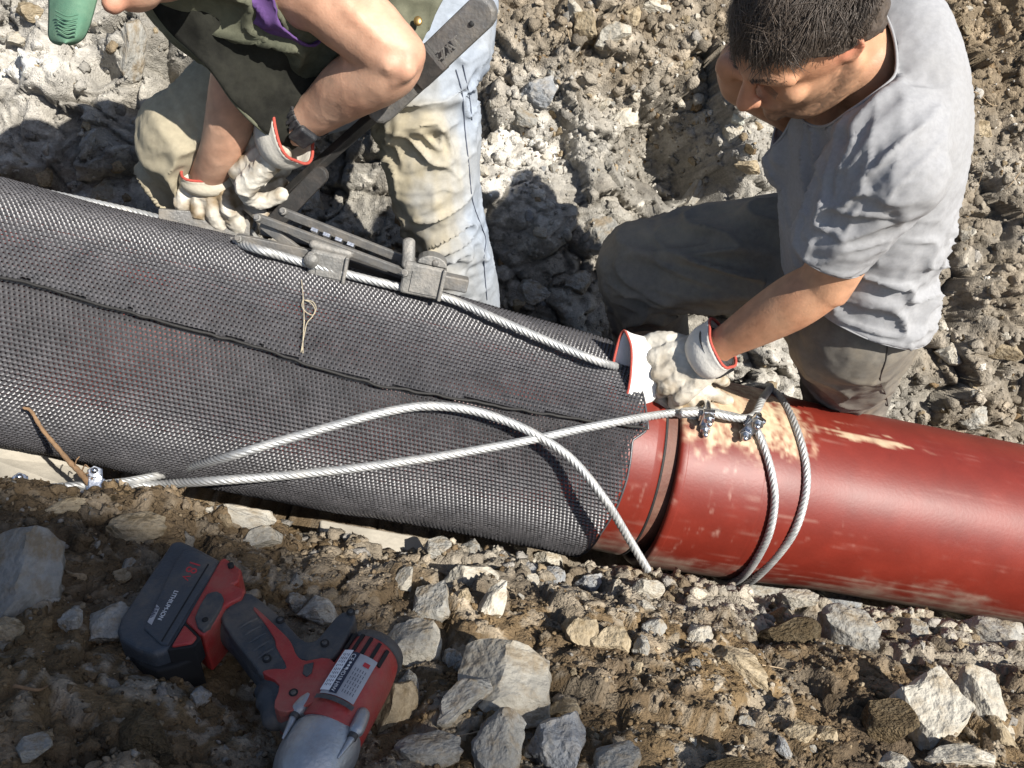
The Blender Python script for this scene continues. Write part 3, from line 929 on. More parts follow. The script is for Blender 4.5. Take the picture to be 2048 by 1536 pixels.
def pipe_col(V, which=1):
    X, Y, Z = px_of(V)
    q = V * 1.0
    A, T, N, W = (A1, T1, N1, W1) if which == 1 else (A2, T2, N2, W2)
    d = V - A; s = d @ T; ph = np.arctan2(-(d @ N), d @ W)
    red = np.array([.148, .0160, .0085]); beige = np.array([.50, .38, .25]); grey = np.array([.27, .21, .165]); pink = np.array([.20, .052, .036])
    if which == 2: s = s - sE + SL
    qs = np.stack([s * 7, np.cos(ph) * 1.6, np.sin(ph) * 1.6], 1)
    n1 = fbm(qs * 1.6, 5, 201, .6); n2 = fbm(qs * 6, 4, 203, .65); st = fbm(np.stack([s * 55, np.cos(ph) * 3, np.sin(ph) * 3], 1), 3, 205, .6); sl = fbm(np.stack([s * 5, ph * 20, 0 * s], 1), 4, 207, .6)
    c = np.repeat(red[None], len(V), 0) * (1 + .18 * n1)[:, None]
    # clay smeared over the crown of the socket
    k = np.exp(-((s - (SL + .11)) / .16) ** 2 - ((ph - .02) / .58) ** 2) * 1.28
    k2 = np.exp(-((s - (SL + .36)) / .20) ** 2 - ((ph - .10) / .30) ** 2) * .50
    w = sstep(.48, .86, k + .50 * n1 + .40 * n2)
    w = w * np.clip(.80 + .9 * fbm(qs * 16, 3, 211) + .3 * st, .12, 1)
    w = np.maximum(w, sstep(.60, .75, k2 + .75 * sl + .2 * n2) * .8)
    # chalky rub marks on the socket and mud along the underside
    sock = sstep(.30, .05, np.abs(s - (SL + .0))) * .5
    lin = fbm(np.stack([s * 9, ph * 75, 0 * s], 1), 3, 213, .55); ring = fbm(np.stack([s * 120, ph * 3, 0 * s], 1), 3, 215, .55)
    w2 = np.maximum(sstep(.50, .95, sock * .55 + .7 * n2 + .45 * ring) * .34, sstep(.40, .60, lin) * .22 * sstep(.14, .04, np.abs(s - SL - .225)))
    mud = sstep(1.55, 2.05, ph + .55 * n1 + .25 * sl)
    scr = sstep(.30, .8, sl + .5 * n2) * .13
    haze_ = (.02 + .07 * sstep(-.1, .6, n1))
    c = c * (1 - haze_[:, None]) + pink * haze_[:, None]
    for m, cc in ((w2, np.array([.42, .30, .24])), (scr, np.array([.40, .22, .18])), (mud * .85, grey), (w, beige)):
        m = np.clip(m, 0, 1)[:, None]
        c = c * (1 - m) + cc * (1 + .35 * n2 + .2 * st)[:, None] * m
    return np.clip(c, .008, .6)


def square_up(V, w0, w1):
    "turn the end of the deflected pipe so that its face stays parallel to the socket"
    s2 = (V - A2) @ T2
    d = ((V - A1) @ T1) - (SL + (s2 - sE))
    return V - np.outer(d * sstep(w0, w1, s2), T2)


def pipe_obj(name, A, T, N, W, prof, seg, matr, parent, which):
    V, F = lathe(A, T, N, W, prof, int(seg * .75))
    if which == 2: V = square_up(V, sE - .18, sE - .07)
    return obj(name, V, np.array(F), matr, parent, True, pipe_col(V, which))


SL = 1.420
sE = (A1 + T1 * SL - A2) @ T2
rp = thing('iron_pipe', 'glossy red coated pipe with a wide socket mouth under the cable loops', 'pipe')
pipe_obj('barrel', A1, T1, N1, W1, [(s, RP) for s in np.r_[np.arange(1.80, 2.75, .008), np.linspace(2.8, 4.6, 20)]], 320, MRED, rp, 1)
prof = [(SL, .187), (SL - .002, .190), (SL - .001, .198), (SL + .004, .2005), (SL + .012, .2005)]
for k in range(34):
    s = SL + .014 + k * .0045
    prof += [(s, .2005 - .0018 * (k / 34)), (s + .0022, .1994 - .0018 * (k / 34))]
pf = crs([(SL + .17, .1987), (SL + .20, .1980), (SL + .24, .196), (SL + .30, .192), (SL + .34, .1906), (1.801, .1903)], 14)
prof += [tuple(x) for x in pf]
pipe_obj('socket', A1, T1, N1, W1, prof, 320, MREDD, rp, 1)
o = obj('socket_bore', *lathe(A1, T1, N1, W1, [(SL, .1868), (SL + .05, .1865), (SL + .09, .182), (SL + .2, .175)], 160), MNECK, rp)
o = obj('rubber_seal', *lathe(A1, T1, N1, W1, [(SL + .055, .186), (SL + .05, .179), (SL + .062, .170), (SL + .09, .172)], 120), MRUB, rp)

# left pipe, slightly deflected in the joint, the sleeve lies round it
lp = thing('iron_pipe', 'red pipe wrapped in black mesh with its bare end entering the socket', 'pipe')
obj('barrel', *lathe(A2, T2, N2, W2, [(s, .186) for s in np.linspace(-1.6, sE - .18, 30)], 120), MREDP, lp)
prof = [(sE - .182, .186), (sE - .181, .196)]
for k in range(30):
    s = sE - .180 + k * .0045
    prof += [(s, .1965), (s + .0022, .1956)]
prof += [(sE - .037, .1965), (sE - .033, .194), (sE - .033, .184)]
pipe_obj('collar', A2, T2, N2, W2, prof, 300, MREDD, lp, 2)
V, F = lathe(A2, T2, N2, W2, [(sE - .033, .1855), (sE - .028, .185), (sE + .03, .180), (sE + .09, .176), (sE + .09, .16)], 140)
obj('spigot', square_up(V, sE - .18, sE - .07), F, MNECK, lp)
V, F = lathe(A2, T2, N2, W2, [(sE - .034, .1945), (sE - .0335, .1957), (sE - .029, .1957), (sE - .027, .190), (sE - .027, .184)], 140)
obj('seal_lip', square_up(V, sE - .18, sE - .07), F, MRUB, lp)


# ------------------------------------------------------------------ mesh sleeve (a real net: every hole is open)
def surf2(s, ph, r):
    "point on the left pipe's surface"
    return A2 + np.outer(s, T2) + (np.outer(np.cos(ph), W2) - np.outer(np.sin(ph), N2)) * r[:, None]


def s_phi(A, T, N, W, p):
    d = p - A; s = d @ T; r = d - s * T
    return s, math.atan2(-(r @ N), r @ W), np.linalg.norm(r)


seam_px = [(0, 556), (100, 580), (200, 612), (350, 652), (500, 690), (620, 730), (760, 770), (880, 790), (1000, 812), (1120, 832), (1240, 850), (1290, 858)]
seam = np.array([s_phi(A2, T2, N2, W2, cyl_hit(x, y, 2))[:2] for x, y in seam_px])
endu = np.array([s_phi(A2, T2, N2, W2, cyl_hit(x, y, 2))[:2] for x, y in [(1228, 694), (1262, 740), (1283, 800), (1290, 858)]])
endl = np.array([s_phi(A2, T2, N2, W2, cyl_hit(x, y, 2))[:2] for x, y in [(1288, 862), (1262, 880), (1258, 920), (1250, 960), (1232, 1010), (1198, 1065), (1160, 1108)]])


def net_r(s, ph):
    q = np.stack([s * 3.0, np.cos(ph) * 1.2, np.sin(ph) * 1.2], 1)
    r = RM + .0075 * fbm(q, 3, 71) + .006 * np.sin(s * 4.0 - .6) * np.exp(-((ph + .2) / .9) ** 2)
    # a crease before the end, a soft fold on the lower sheet
    return r


def seam_at(s):
    return np.interp(s, seam[:, 0], seam[:, 1])


def net_sheet(name, parent, upper, pitch=.0074):
    ds = pitch; dph = pitch / RM
    s = np.arange(-1.1, 1.34, ds)
    rows = []
    ph_lo, ph_hi = (-1.7, 1.6) if upper else (.15, 2.75)
    ph = np.arange(ph_lo, ph_hi, dph)
    Sg, Pg = np.meshgrid(s, ph)
    k = np.arange(len(ph))[:, None]
    Sg = Sg + (k % 2) * ds * .5 + .10 * (Pg - 1.0) * (1 if upper else -1) * .35
    S, Ph = Sg.ravel(), Pg.ravel()
    if upper:
        lim = seam_at(S) + .012 * vnoise(np.stack([S * 60, 0 * S, 0 * S], 1), 4)
        e = np.interp(Ph, endu[:, 1], endu[:, 0], left=endu[0, 0], right=endu[-1, 0])
        keep = (Ph < lim) & (S < e)
    else:
        lim = seam_at(S) - .10
        e = np.interp(Ph, endl[:, 1], endl[:, 0], left=endl[0, 0], right=endl[-1, 0])
        keep = (Ph > lim) & (S < e)
    S, Ph = S[keep], Ph[keep]
    n = len(S)
    # template of one cell (unit -0.5..0.5): raised knots, open eye in the middle
    oct_ = np.array([(-.5, -.5), (0, -.5), (.5, -.5), (.5, 0), (.5, .5), (0, .5), (-.5, .5), (-.5, 0)])
    oh = np.array([.55, .0, .55, .0, .55, 0, .55, 0]) * .0027
    a = np.arange(8) * pi / 4 - 3 * pi / 4
    inn = np.stack([np.cos(a), np.sin(a)], 1) * .19
    ih = np.full(8, -.0026)
    tu = np.concatenate([oct_, inn]); th = np.concatenate([oh, ih])
    SS = (S[:, None] + tu[None, :, 0] * ds).ravel()
    PP = (Ph[:, None] + tu[None, :, 1] * dph).ravel()
    R = net_r(SS, PP) + np.tile(th, n) + nrng.normal(0, .0003, n).repeat(16)
    if upper:
        R = R + .0070 + .005 * sstep(.10, 0, seam_at(SS) - PP)
    V = surf2(SS, PP, R)
    f = []
    for i in range(8):
        j = (i + 1) % 8
        f += [(i, j, 8 + j, 8 + i)]
    f = np.array(f)
    F = (f[None] + (np.arange(n) * 16)[:, None, None]).reshape(-1, 4)
    o = obj(name, V, F, MNET, parent)
    tag(o, kind='stuff')
    return o


sleeve = thing('mesh_sleeve', 'black plastic mesh matting wrapped around the left pipe', 'mesh sleeve')
net_sheet('lower_sheet', sleeve, False)
net_sheet('upper_sheet', sleeve, True)
_s = np.arange(-1.1, 1.30, .006); _p = seam_at(_s)
_e = np.interp(_p, endu[:, 1], endu[:, 0]); _s, _p = _s[_s < _e], _p[_s < _e]
obj('selvedge', *tube(surf2(_s, _p + .012 + .006 * vnoise(np.stack([_s * 60, 0 * _s, 0 * _s], 1), 4), net_r(_s, _p) + .0135), .0024, seg=8), MRUB, sleeve)
_pe = np.linspace(-1.2, endu[-1, 1], 90); _se = np.interp(_pe, endu[:, 1], endu[:, 0], left=endu[0, 0]) + .003
obj('end_strand', *tube(surf2(_se, _pe, net_r(_se, _pe) + .006), .0022, seg=8), MNET, sleeve)
_pe = np.linspace(endl[0, 1] - .05, 2.6, 90); _se = np.interp(_pe, endl[:, 1], endl[:, 0]) + .003
obj('end_strand', *tube(surf2(_se, _pe, net_r(_se, _pe) - .001), .0022, seg=8), MNET, sleeve)

# ------------------------------------------------------------------ wire ropes


def rope(path, r=.0076, lay=.060, strands=6, step=.003, sub=5):
    path = resample(crs(path, 24), step)
    t, A, B = frames(path)
    seg = strands * sub
    th = np.arange(seg) * 2 * pi / seg
    lobe = np.abs(np.sin(strands * th / 2))
    rr = r * (.82 + .18 * lobe)
    n = len(path)
    V = np.zeros((n, seg, 3))
    for i in range(n):
        a = th + 2 * pi * (i * step) / lay
        V[i] = path[i] + (np.cos(a) * rr)[:, None] * A[i] + (np.sin(a) * rr)[:, None] * B[i]
    idx = np.arange(n * seg).reshape(n, seg)
    k = np.roll(idx, -1, axis=1)
    F = np.stack([idx[:-1].ravel(), k[:-1].ravel(), k[1:].ravel(), idx[1:].ravel()], 1)
    Fl = [tuple(q) for q in F.tolist()] + [tuple(idx[0][::-1].tolist()), tuple(idx[-1].tolist())]
    return V.reshape(-1, 3), Fl


RR = .0076


def lift(x, y, off=0.0, which=2, extra=None):
    p = cyl_hit(x, y, which, (RM + .016 if which == 2 else .2) + RR + off)
    return p


# tensioned rope on top of the sleeve
p0 = [P(-120, 342, 1.58), P(0, 368, 1.60), P(140, 396, 1.62), P(300, 432, 1.645), P(400, 462, 1.62)] + [lift(x, y, .003) for x, y in [(500, 494), (570, 514), (640, 534), (740, 560), (800, 574), (900, 598), (1000, 641), (1100, 684), (1200, 724)]] + [P(1262, 742, 1.66), P(1330, 775, 1.645), P(1372, 800, 1.66)]
tag(fix_normals(obj('wire_rope', *rope(p0), MZINC)), 'taut steel wire rope running through the lever tool to the gloved hand', 'wire rope')


# loop rope: from the clips at lower left to the free end over the joint
def near_pt(x, y, d): return P(x, y, d)


up = [P(-160, 985, 1.30), P(0, 984, 1.33), P(120, 975, 1.37), P(230, 967, 1.42)] + [P(300, 955, 1.47), P(350, 942, 1.50)] + [lift(x, y, o) for x, y, o in
      [(450, 915, .012), (560, 882, .008), (700, 842, .004), (790, 820, .003), (860, 812, .003), (940, 820, .004), (1020, 845, .006), (1090, 880, .014)]] + \
     [lift(1150, 925, .024), lift(1210, 1000, .045), P(1258, 1078, 1.535), P(1296, 1141, 1.56)]
tag(fix_normals(obj('wire_rope', *rope(up), MZINC)), 'slack steel wire rope arching over the mesh with its cut end on the red joint', 'wire rope')

# straight rope: from lower left to the clips, then twice round the red pipe
wp = []


def on1(s, ph, r): return A1 + T1 * s + (cos(ph) * W1 - sin(ph) * N1) * r


rl = .2 + RR
Lp = [s_phi(A1, T1, N1, W1, cyl_hit(x, y, 1, .197 + RR))[:2] for x, y in [(1530, 900), (1545, 955), (1549, 1010), (1534, 1078), (1494, 1145)]]
Rp = [s_phi(A1, T1, N1, W1, cyl_hit(x, y, 1, .192 + RR))[:2] for x, y in [(1556, 790), (1590, 850), (1612, 930), (1609, 1000), (1582, 1075), (1520, 1148)]]
pts = [P(-160, 1004, 1.29), P(0, 1002, 1.32), P(120, 992, 1.36), P(230, 980, 1.41), P(310, 970, 1.46)] + [lift(x, y, o) for x, y, o in
       [(420, 962, .030), (560, 952, .016), (720, 935, .010), (900, 909, .008), (1050, 882, .010), (1160, 858, .006), (1250, 841, .004)]] + \
      [cyl_hit(1330, 828, 1, .205 + RR), cyl_hit(1395, 821, 1, .203 + RR), cyl_hit(1440, 827, 1, .203 + RR), cyl_hit(1490, 840, 1, .201 + RR), cyl_hit(1514, 862, 1, .2 + RR)]
pts += [on1(s, p, (.197 if s < 1.75 else .192) + RR) for s, p in Lp]
# behind the pipe and over the top again
s0, ph0 = Lp[-1]; s1, ph1 = Rp[0]
for k in range(1, 9):
    t = k / 9
    pts.append(on1(s0 + (s1 - s0) * t, ph0 + (ph1 + 2 * pi - ph0) * t, .197 + RR))
pts += [on1(s, p, .192 + RR) for s, p in Rp]
s2, ph2 = Rp[-1]; s3, ph3, _ = s_phi(A1, T1, N1, W1, cyl_hit(1540, 772, 1, .196 + RR))
for k in range(1, 9):
    t = k / 9
    pts.append(on1(s2 + (s3 - s2) * t, ph2 + (ph3 + 2 * pi - ph2) * t, .195 + RR))
pts += [on1(s3, ph3, .199 + RR), cyl_hit(1524, 800, 1, .203 + RR), cyl_hit(1506, 832, 1, .204 + RR * 1.6), cyl_hit(1470, 836, 1, .203 + RR * 2.6), cyl_hit(1420, 826, 1, .203 + RR * 2.6), cyl_hit(1360, 826, 1, .203 + RR * 2.6)]
tag(fix_normals(obj('wire_rope', *rope(pts), MZINC)), 'steel wire rope looped twice around the red pipe and clipped to itself', 'wire rope')


def hexnut(c, ax, r, h):
    a = nrm(ax); b = nrm(np.cross(a, [0.3, .5, .81])); d = np.cross(a, b)
    V = [c + (b * cos(k * pi / 3) + d * sin(k * pi / 3)) * r + a * (h * e) for e in (-.5, .5) for k in range(6)]
    F = [tuple(range(6))[::-1], tuple(range(6, 12))] + [(k, (k + 1) % 6, 6 + (k + 1) % 6, 6 + k) for k in range(6)]
    return np.array(V), F


def clip(c, along, out, label, sc=1.0):
    "U-bolt rope clip: saddle, bolt and two nuts; out = way the bolt legs point"
    t = thing('rope_clip', label, 'rope clip', 'U-bolt clips on the wire ropes')
    a = nrm(along); z = nrm(out - (out @ a) * a); y = np.cross(z, a)
    w = .0135 * sc
    arc = [c - z * .016 * sc + y * w * -1 + z * .046 * sc]
    path = [c + y * w + z * .034 * sc, c + y * w - z * .006 * sc] + [c + y * w * cos(k * pi / 6) - z * (.006 + .013 * sin(k * pi / 6)) * sc for k in range(1, 6)] + [c - y * w - z * .006 * sc, c - y * w + z * .034 * sc]
    fix_normals(obj('u_bolt', *tube(resample(np.array(path), .003), .0046 * sc, seg=10), MCLIP, t))
    s = [box(c + z * .013 * sc, a, y, z, .0095 * sc, .021 * sc, .0048 * sc), box(c + z * .006 * sc, a, y, z, .012 * sc, .008 * sc, .006 * sc)]
    bevel(obj('saddle', *join(s), MCLIP, t, False), .002, 2)
    for k in (-1, 1):
        bevel(obj('nut', *hexnut(c + y * w * k + z * .0225 * sc, z, .0092 * sc, .009 * sc), MCLIP, t, False), .0008, 1)
    return t


c = cyl_hit(1412, 826, 1, .205 + RR * 1.6)
clip(c, P(1440, 827, 1.6) - P(1390, 822, 1.6), nrm(CD(.05, -.75, -.65)), 'zinc clip on the rope just below the gloved fingers', 1.15)
c = cyl_hit(1506, 846, 1, .204 + RR * 1.6)
clip(c, P(1530, 870, 1.6) - P(1490, 838, 1.6), nrm(CD(.30, -.70, -.62)), 'zinc clip where the two loops meet on the red pipe', 1.2)
clip(P(41, 990, 1.345), P(100, 986, 1.36) - P(0, 992, 1.33), nrm(CD(-.05, .35, -.93)), 'zinc clip standing upright on the doubled rope at the left edge', 1.15)
clip(P(192, 973, 1.395), P(230, 970, 1.40) - P(160, 976, 1.38), nrm(CD(.05, .30, -.93)), 'zinc clip half buried in soil beside the root', 1.15)


# ------------------------------------------------------------------ boards under the pipe
def slab(name, px, label, cat, th, matr, bv=.004):
    V = np.array([P(*q) for q in px]); n = nrm(np.cross(V[1] - V[0], V[2] - V[0]))
    if n @ V[0] > 0: n = -n
    m = len(V)
    VV = np.concatenate([V, V - n * th])
    F = [tuple(range(m)), tuple(range(m, 2 * m))[::-1]] + [(i, m + i, m + (i + 1) % m, (i + 1) % m) for i in range(m)]
    o = obj(name, VV, F, matr, None, False)
    bevel(o, bv, 2)
    return tag(o, label, cat)


slab('pale_board', [(640, 1038, 1.59), (836, 1072, 1.635), (866, 1122, 1.60), (780, 1140, 1.56), (640, 1090, 1.54)], 'pale flat board with a slanted end lying under the mesh', 'board', .03, MBOARD)
slab('pale_board', [(-260, 860, 1.42), (0, 916, 1.47), (196, 968, 1.52), (150, 1010, 1.46), (-260, 960, 1.38)], 'pale flat board under the pipe at the left edge', 'board', .03, MBOARD)


# ------------------------------------------------------------------ people
def folds(co, no, specs):
    "cloth folds: (centre, radius, long axis, amplitude, folds per metre, seed)"
    h = np.zeros(len(co))
    for c, rad, ax, amp, fr, sd in specs:
        w = np.exp(-(((co - c) ** 2).sum(1)) / (rad * rad))
        ax = nrm(ax)
        al = (co - c) @ ax
        q = (co - c) - np.outer(al, ax)
        q = q * fr + np.outer(al, ax) * fr * .10
        q = q + .35 * vnoise(q * .5 + sd, sd + 9)[:, None]
        v = vnoise(q + sd * 3.7, sd)
        rid = 1 - np.abs(v)
        h += w * amp * (rid ** 4 * 1.7 - .5 + .2 * vnoise(q * 2.1 + 9, sd + 2))
    return co + no * h[:, None]


def skin_col(base=(.47, .235, .135), red=(.50, .18, .115), hot=(), dark=()):
    def f(co, no):
        c = np.repeat(np.array(base)[None], len(co), 0)
        n = fbm(co * 22, 4, 81)[:, None]; n2 = fbm(co * 90, 3, 82)[:, None]
        c = c * (1 + .25 * n + .16 * n2) * (1 + np.array([0, -.10, -.14]) * np.clip(fbm(co * 14, 3, 84)[:, None] * 1.6, -1, 1))
        for p, r, k in hot:
            w = (np.exp(-((co - p) ** 2).sum(1) / (r * r)) * k)[:, None]
            c = c * (1 - w) + np.array(red) * w
        for p, r, k in dark:
            w = (np.exp(-((co - p) ** 2).sum(1) / (r * r)) * k * np.clip(1 + .9 * vnoise(co * 260, 85), 0, 1.6))[:, None]
            c = c * (1 - np.clip(w, 0, .8)) + np.array([.10, .065, .045]) * np.clip(w, 0, .8)
        return c
    return f


def glove_col(dirt=.7, spots=()):
    def f(co, no):
        c = np.array([.60, .565, .49]); d = np.array([.205, .150, .088])
        w = np.clip((.35 + 1.3 * fbm(co * 30, 4, 91)) * dirt, 0, 1)
        for p, r in spots:
            w = np.maximum(w, np.exp(-((co - p) ** 2).sum(1) / (r * r)) * np.clip(.85 + .8 * fbm(co * 60, 3, 92), .2, 1))
        w = w[:, None]
        return c * (1 - w) + d * w
    return f


def hand_parts(wrist, knuck, back, size=1.0, curl=(70, 85, 55), spread=.08, thumb=1, thumb_dir=None, rad=.0125, curls=None, fl=1.0, side=None):
    """a gripping hand: palm bones, four fingers of different lengths, thumb.
    thumb=+1: thumb on the side of +lateral (dir x back)"""
    d = nrm(knuck - wrist); b = nrm(back - (back @ d) * d); l = np.cross(d, b) * thumb      # towards the thumb side
    if side is not None and l @ side < 0: l = -l
    L = np.linalg.norm(knuck - wrist)
    parts = []
    w = .0245 * size
    offs = [1.5, .5, -.5, -1.5]
    lens = [(.040, .025, .021), (.045, .029, .022), (.042, .027, .021), (.033, .021, .019)]
    ends = []
    for k in range(4):
        o = offs[k]
        kp = knuck + l * w * o - d * (.004 if k in (1, 2) else .010) * size * (1.4 if k == 3 else 1)
        w0 = wrist + l * w * o * .62
        parts.append(tube(resample(np.array([w0 - d * .005, kp]), .008), .0155 * size, .0145 * size, seg=12, up=b))
        p = kp; ang = 0; pts = [p]
        cu = curls[k] if curls else curl
        for j in range(3):
            ang += radians(cu[j])
            dirv = d * cos(ang) - b * sin(ang) + l * spread * o * .5 * cos(ang)
            p = p + nrm(dirv) * lens[k][j] * size * fl
            pts.append(p)
        pts = crs(np.array(pts), 5)
        rr = np.linspace(rad * 1.08, rad * .86, len(pts)) * size * (.92 if k == 3 else 1)
        parts.append(tube(pts, rr, seg=12))
        ends.append(pts[-1])
    # palm pad
    mid = (wrist + knuck) / 2
    parts.append(ball(mid - b * .007 * size, L * .52, .040 * size, .019 * size, (d, l, b)))
    # thumb
    t0 = wrist + d * L * .22 + l * .026 * size - b * .010 * size
    if thumb_dir is None: thumb_dir = nrm(d * .75 + l * .55 - b * .35)
    td = nrm(thumb_dir)
    t1 = t0 + td * .036 * size; t2 = t1 + nrm(td * .85 + d * .35 - l * .25 - b * .15) * .031 * size; t3 = t2 + nrm(td * .6 + d * .6 - l * .45 - b * .25) * .024 * size
    tp = crs(np.array([t0 - td * .01, t1, t2, t3]), 5)
    parts.append(tube(tp, np.linspace(.0175, .0118, len(tp)) * size, seg=12))
    return parts, (d, b, l)


def cuff(wrist, direction, r0, r1, length, up, parent, squash=.8, trim=True, colr=None, skew=0.0, name='cuff'):
    "flared leather cuff opening towards the forearm, bound with red trim"
    n = 9
    dv = nrm(direction)
    path = np.array([wrist + dv * length * k / (n - 1) for k in range(n)])
    r = np.linspace(r0, r1, n) + .004 * np.sin(np.linspace(0, 5, n))
    V, F = tube(path, r, r * squash, seg=36, up=up, cap=False)
    th = np.tile(np.arange(36) * 2 * pi / 36, n)
    tt = np.repeat(np.linspace(0, 1, n), 36)
    c = np.repeat(path, 36, 0)
    V = c + (V - c) * (1 + (.05 * np.sin(3 * th + 1) + .04 * np.sin(5 * th)) * tt)[:, None] + np.outer(np.sin(th + skew * 3) * skew * tt * length, dv)
    o = obj(name, V, F, MGLOVE, parent, True, np.repeat(np.array([[.66, .63, .57]]), len(V), 0) if colr is None else np.repeat(np.array([colr]), len(V), 0))
    m = o.modifiers.new('solid', 'SOLIDIFY'); m.thickness = .0025; m.offset = 1
    if trim:
        ring = V[-36:]
        ring = np.vstack([ring, ring[:1]])
        obj('cuff_trim', *tube(resample(ring, .004), .0027, seg=8, cap=False), MTRIM, o)
    return o


def glove_warp(co, no):
    h = .0022 * (1 - np.abs(vnoise(co * 58, 95))) ** 3 + .0012 * fbm(co * 120, 2, 96) - .001
    return co + no * h[:, None]


# ---- man in the grey T-shirt -------------------------------------------------
man2 = thing('person', 'man in a grey T-shirt bending over the pipe with one arm across his brow', 'person')
J = P
HS = 1.02
hc = J(1612, 56, 1.225)                        # head centre
hu = CD(-.49, .28, -.82)                       # crown
hf = CD(-.74, -.62, .22); hf = nrm(hf - (hf @ hu) * hu)
hl = np.cross(hu, hf)
if hl @ CD(.67, -.39, -.58) < 0: hl = -hl


def H(f, l, u): return hc + (hf * f + hl * l + hu * u) * HS


head = [ball(H(-.005, 0, .018), .094 * HS, .074 * HS, .092 * HS, (hf, hl, hu), 18), ball(H(.012, 0, -.045), .076 * HS, .062 * HS, .082 * HS, (hf, hl, hu), 16),
        tube(crs([H(.070, 0, -.088), H(.050, .030, -.098), H(.012, .050, -.085), H(-.02, .056, -.05)], 5), .020, seg=12),
        tube(crs([H(.070, 0, -.088), H(.050, -.030, -.098), H(.012, -.050, -.085), H(-.02, -.056, -.05)], 5), .020, seg=12),
        ball(H(.082, 0, -.098), .018, n=10),
        # nose
        tube(crs([H(.090, 0, .006), H(.103, 0, -.016), H(.116, 0, -.037)], 5), np.linspace(.0085, .0135, 11), seg=12),
        ball(H(.104, .011, -.040), .0095, n=8), ball(H(.104, -.011, -.040), .0095, n=8),
        # brow, cheekbones, lips
        tube(crs([H(.064, .052, .006), H(.086, .026, .014), H(.092, 0, .010), H(.086, -.026, .014), H(.064, -.052, .006)], 5), .0105, seg=12),
        ball(H(.060, .037, -.036), .022, n=10), ball(H(.060, -.037, -.036), .022, n=10),
        tube(crs([H(.083, .022, -.067), H(.094, 0, -.064), H(.083, -.022, -.067)], 5), .0068, seg=10),
        tube(crs([H(.081, .019, -.077), H(.091, 0, -.078), H(.081, -.019, -.077)], 5), .0074, seg=10)]
# neck
nk = J(1724, 132, 1.285)
head.append(limb([(H(-.03, 0, -.035), .060), (nk * .5 + H(-.035, 0, -.07) * .5, .059), (nk, .056), (J(1758, 170, 1.335), .066)], 5))
# ear
head += [tube(crs([H(-.012, .066, -.026), H(-.004, .071, -.004), H(-.014, .076, .014), H(-.028, .078, .008), H(-.030, .075, -.014), H(-.020, .068, -.030)], 4), .0046, seg=8), ball(H(-.016, .068, -.004), .012, .005, .019, (hf, hl, hu), 8)]
# torso core and arms
shL = J(1800, 290, 1.235); elL = J(1652, 566, 1.40); wrL = J(1424, 700, 1.555)
head += [limb([(J(1752, 120, 1.35), .058, .08), (J(1742, 240, 1.37), .078, .12), (J(1735, 420, 1.45), .095, .13), (J(1700, 600, 1.56), .10, .125)], 5, up=CD(-.9, -.1, -.35))]
head += [limb([(J(1765, 225, 1.33), .045), (shL + CD(0, -.3, 1) * .012, .050), (shL * .5 + elL * .5, .048), (elL * .93 + wrL * .07 * 1 - (wrL - elL) * .07, .043), (elL, .0405), (elL * .75 + wrL * .25, .0455), (elL * .45 + wrL * .55, .040), (elL * .15 + wrL * .85, .0300), (wrL, .0285, .032)], 5)]
# right arm raised: forearm in front of the chest, the hand against the brow
head += [limb([(J(1660, 250, 1.47), .050), (J(1590, 214, 1.465), .043), (J(1535, 190, 1.43), .038), (J(1482, 166, 1.395), .034)], 5),
         limb([(J(1478, 160, 1.39), .033), (J(1468, 138, 1.385), .033, .026), (J(1476, 112, 1.385), .036, .022), (J(1500, 92, 1.385), .034, .02)], 5, up=CD(-.6, -.3, -.7)),
         limb([(J(1460, 144, 1.365), .018), (J(1450, 128, 1.36), .0165), (J(1478, 138, 1.345), .0145), (J(1508, 158, 1.33), .012)], 5)]
for k in range(4):
    a_ = J(1470 + 9 * k, 104 - 6 * k, 1.375 + .012 * k)
    head += [limb([(a_, .0125), (a_ + CD(.75, .25, -.3) * .034, .0115), (a_ + CD(.8, .1, -.5) * .058, .0095)], 4, seg=12)]
# hips and legs inside the trousers
hpL = J(1716, 640, 1.58); knL = J(1692, 770, 1.90); anL = J(1672, 930, 2.16)
hpR = J(1600, 500, 1.66); knR = J(1282, 530, 1.735); anR = J(1312, 740, 2.03)
head += [limb([(hpL, .07), (knL, .05), (anL, .04)], 6), limb([(hpR, .07), (knR, .05), (anR, .04)], 6), tube(resample(np.array([hpL, J(1660, 570, 1.62), hpR]), .02), .09, seg=14)]
eyeL = H(.072, .036, -.010)
body2 = melt('body', head, .0047, 3, MSKIN, man2,
             colf=skin_col(base=(.46, .25, .148), hot=[(H(-.016, .08, -.0), .03, .8), (nk, .05, .2), (H(.1, 0, -.04), .03, .5)], dark=[(H(.03, .06, -.085), .032, .75), (H(.075, .02, -.095), .032, .75), (H(.0, .062, -.05), .022, .6), (H(.07, -.02, -.095), .03, .7)]))
# stubble shadow is hair growing on the jaw: short bristles; eyes closed down to lids, brows
for sgn in (1, -1):
    brow = []
    for k in range(46):
        t = k / 45
        p = H(.095 - .030 * t * t, sgn * (.010 + .042 * t), .012 + .008 * sin(pi * t) + rnd.uniform(-.003, .003)) + hf * .004
        d = nrm(hl * sgn * .8 + hu * rnd.uniform(-.1, .4) + hf * .25)
        brow.append(tube(np.array([p, p + d * .005, p + d * .010]), [.0005, .0004, .0001], seg=4, cap=False))
    tag(obj('eyebrow', *join(brow), MHAIR, man2), kind='stuff')
    lash = []
    e = H(.082, sgn * .031, -.010)
    for k in range(14):
        t = k / 13 - .5
        p = e + hl * t * .026 + hf * .001
        lash.append(tube(np.array([p, p + hf * .005 - hu * .005, p + hf * .007 - hu * .009]), [.0005, .0004, .0001], seg=4, cap=False))
    tag(obj('eyelashes', *join(lash), MHAIR, man2), kind='stuff')


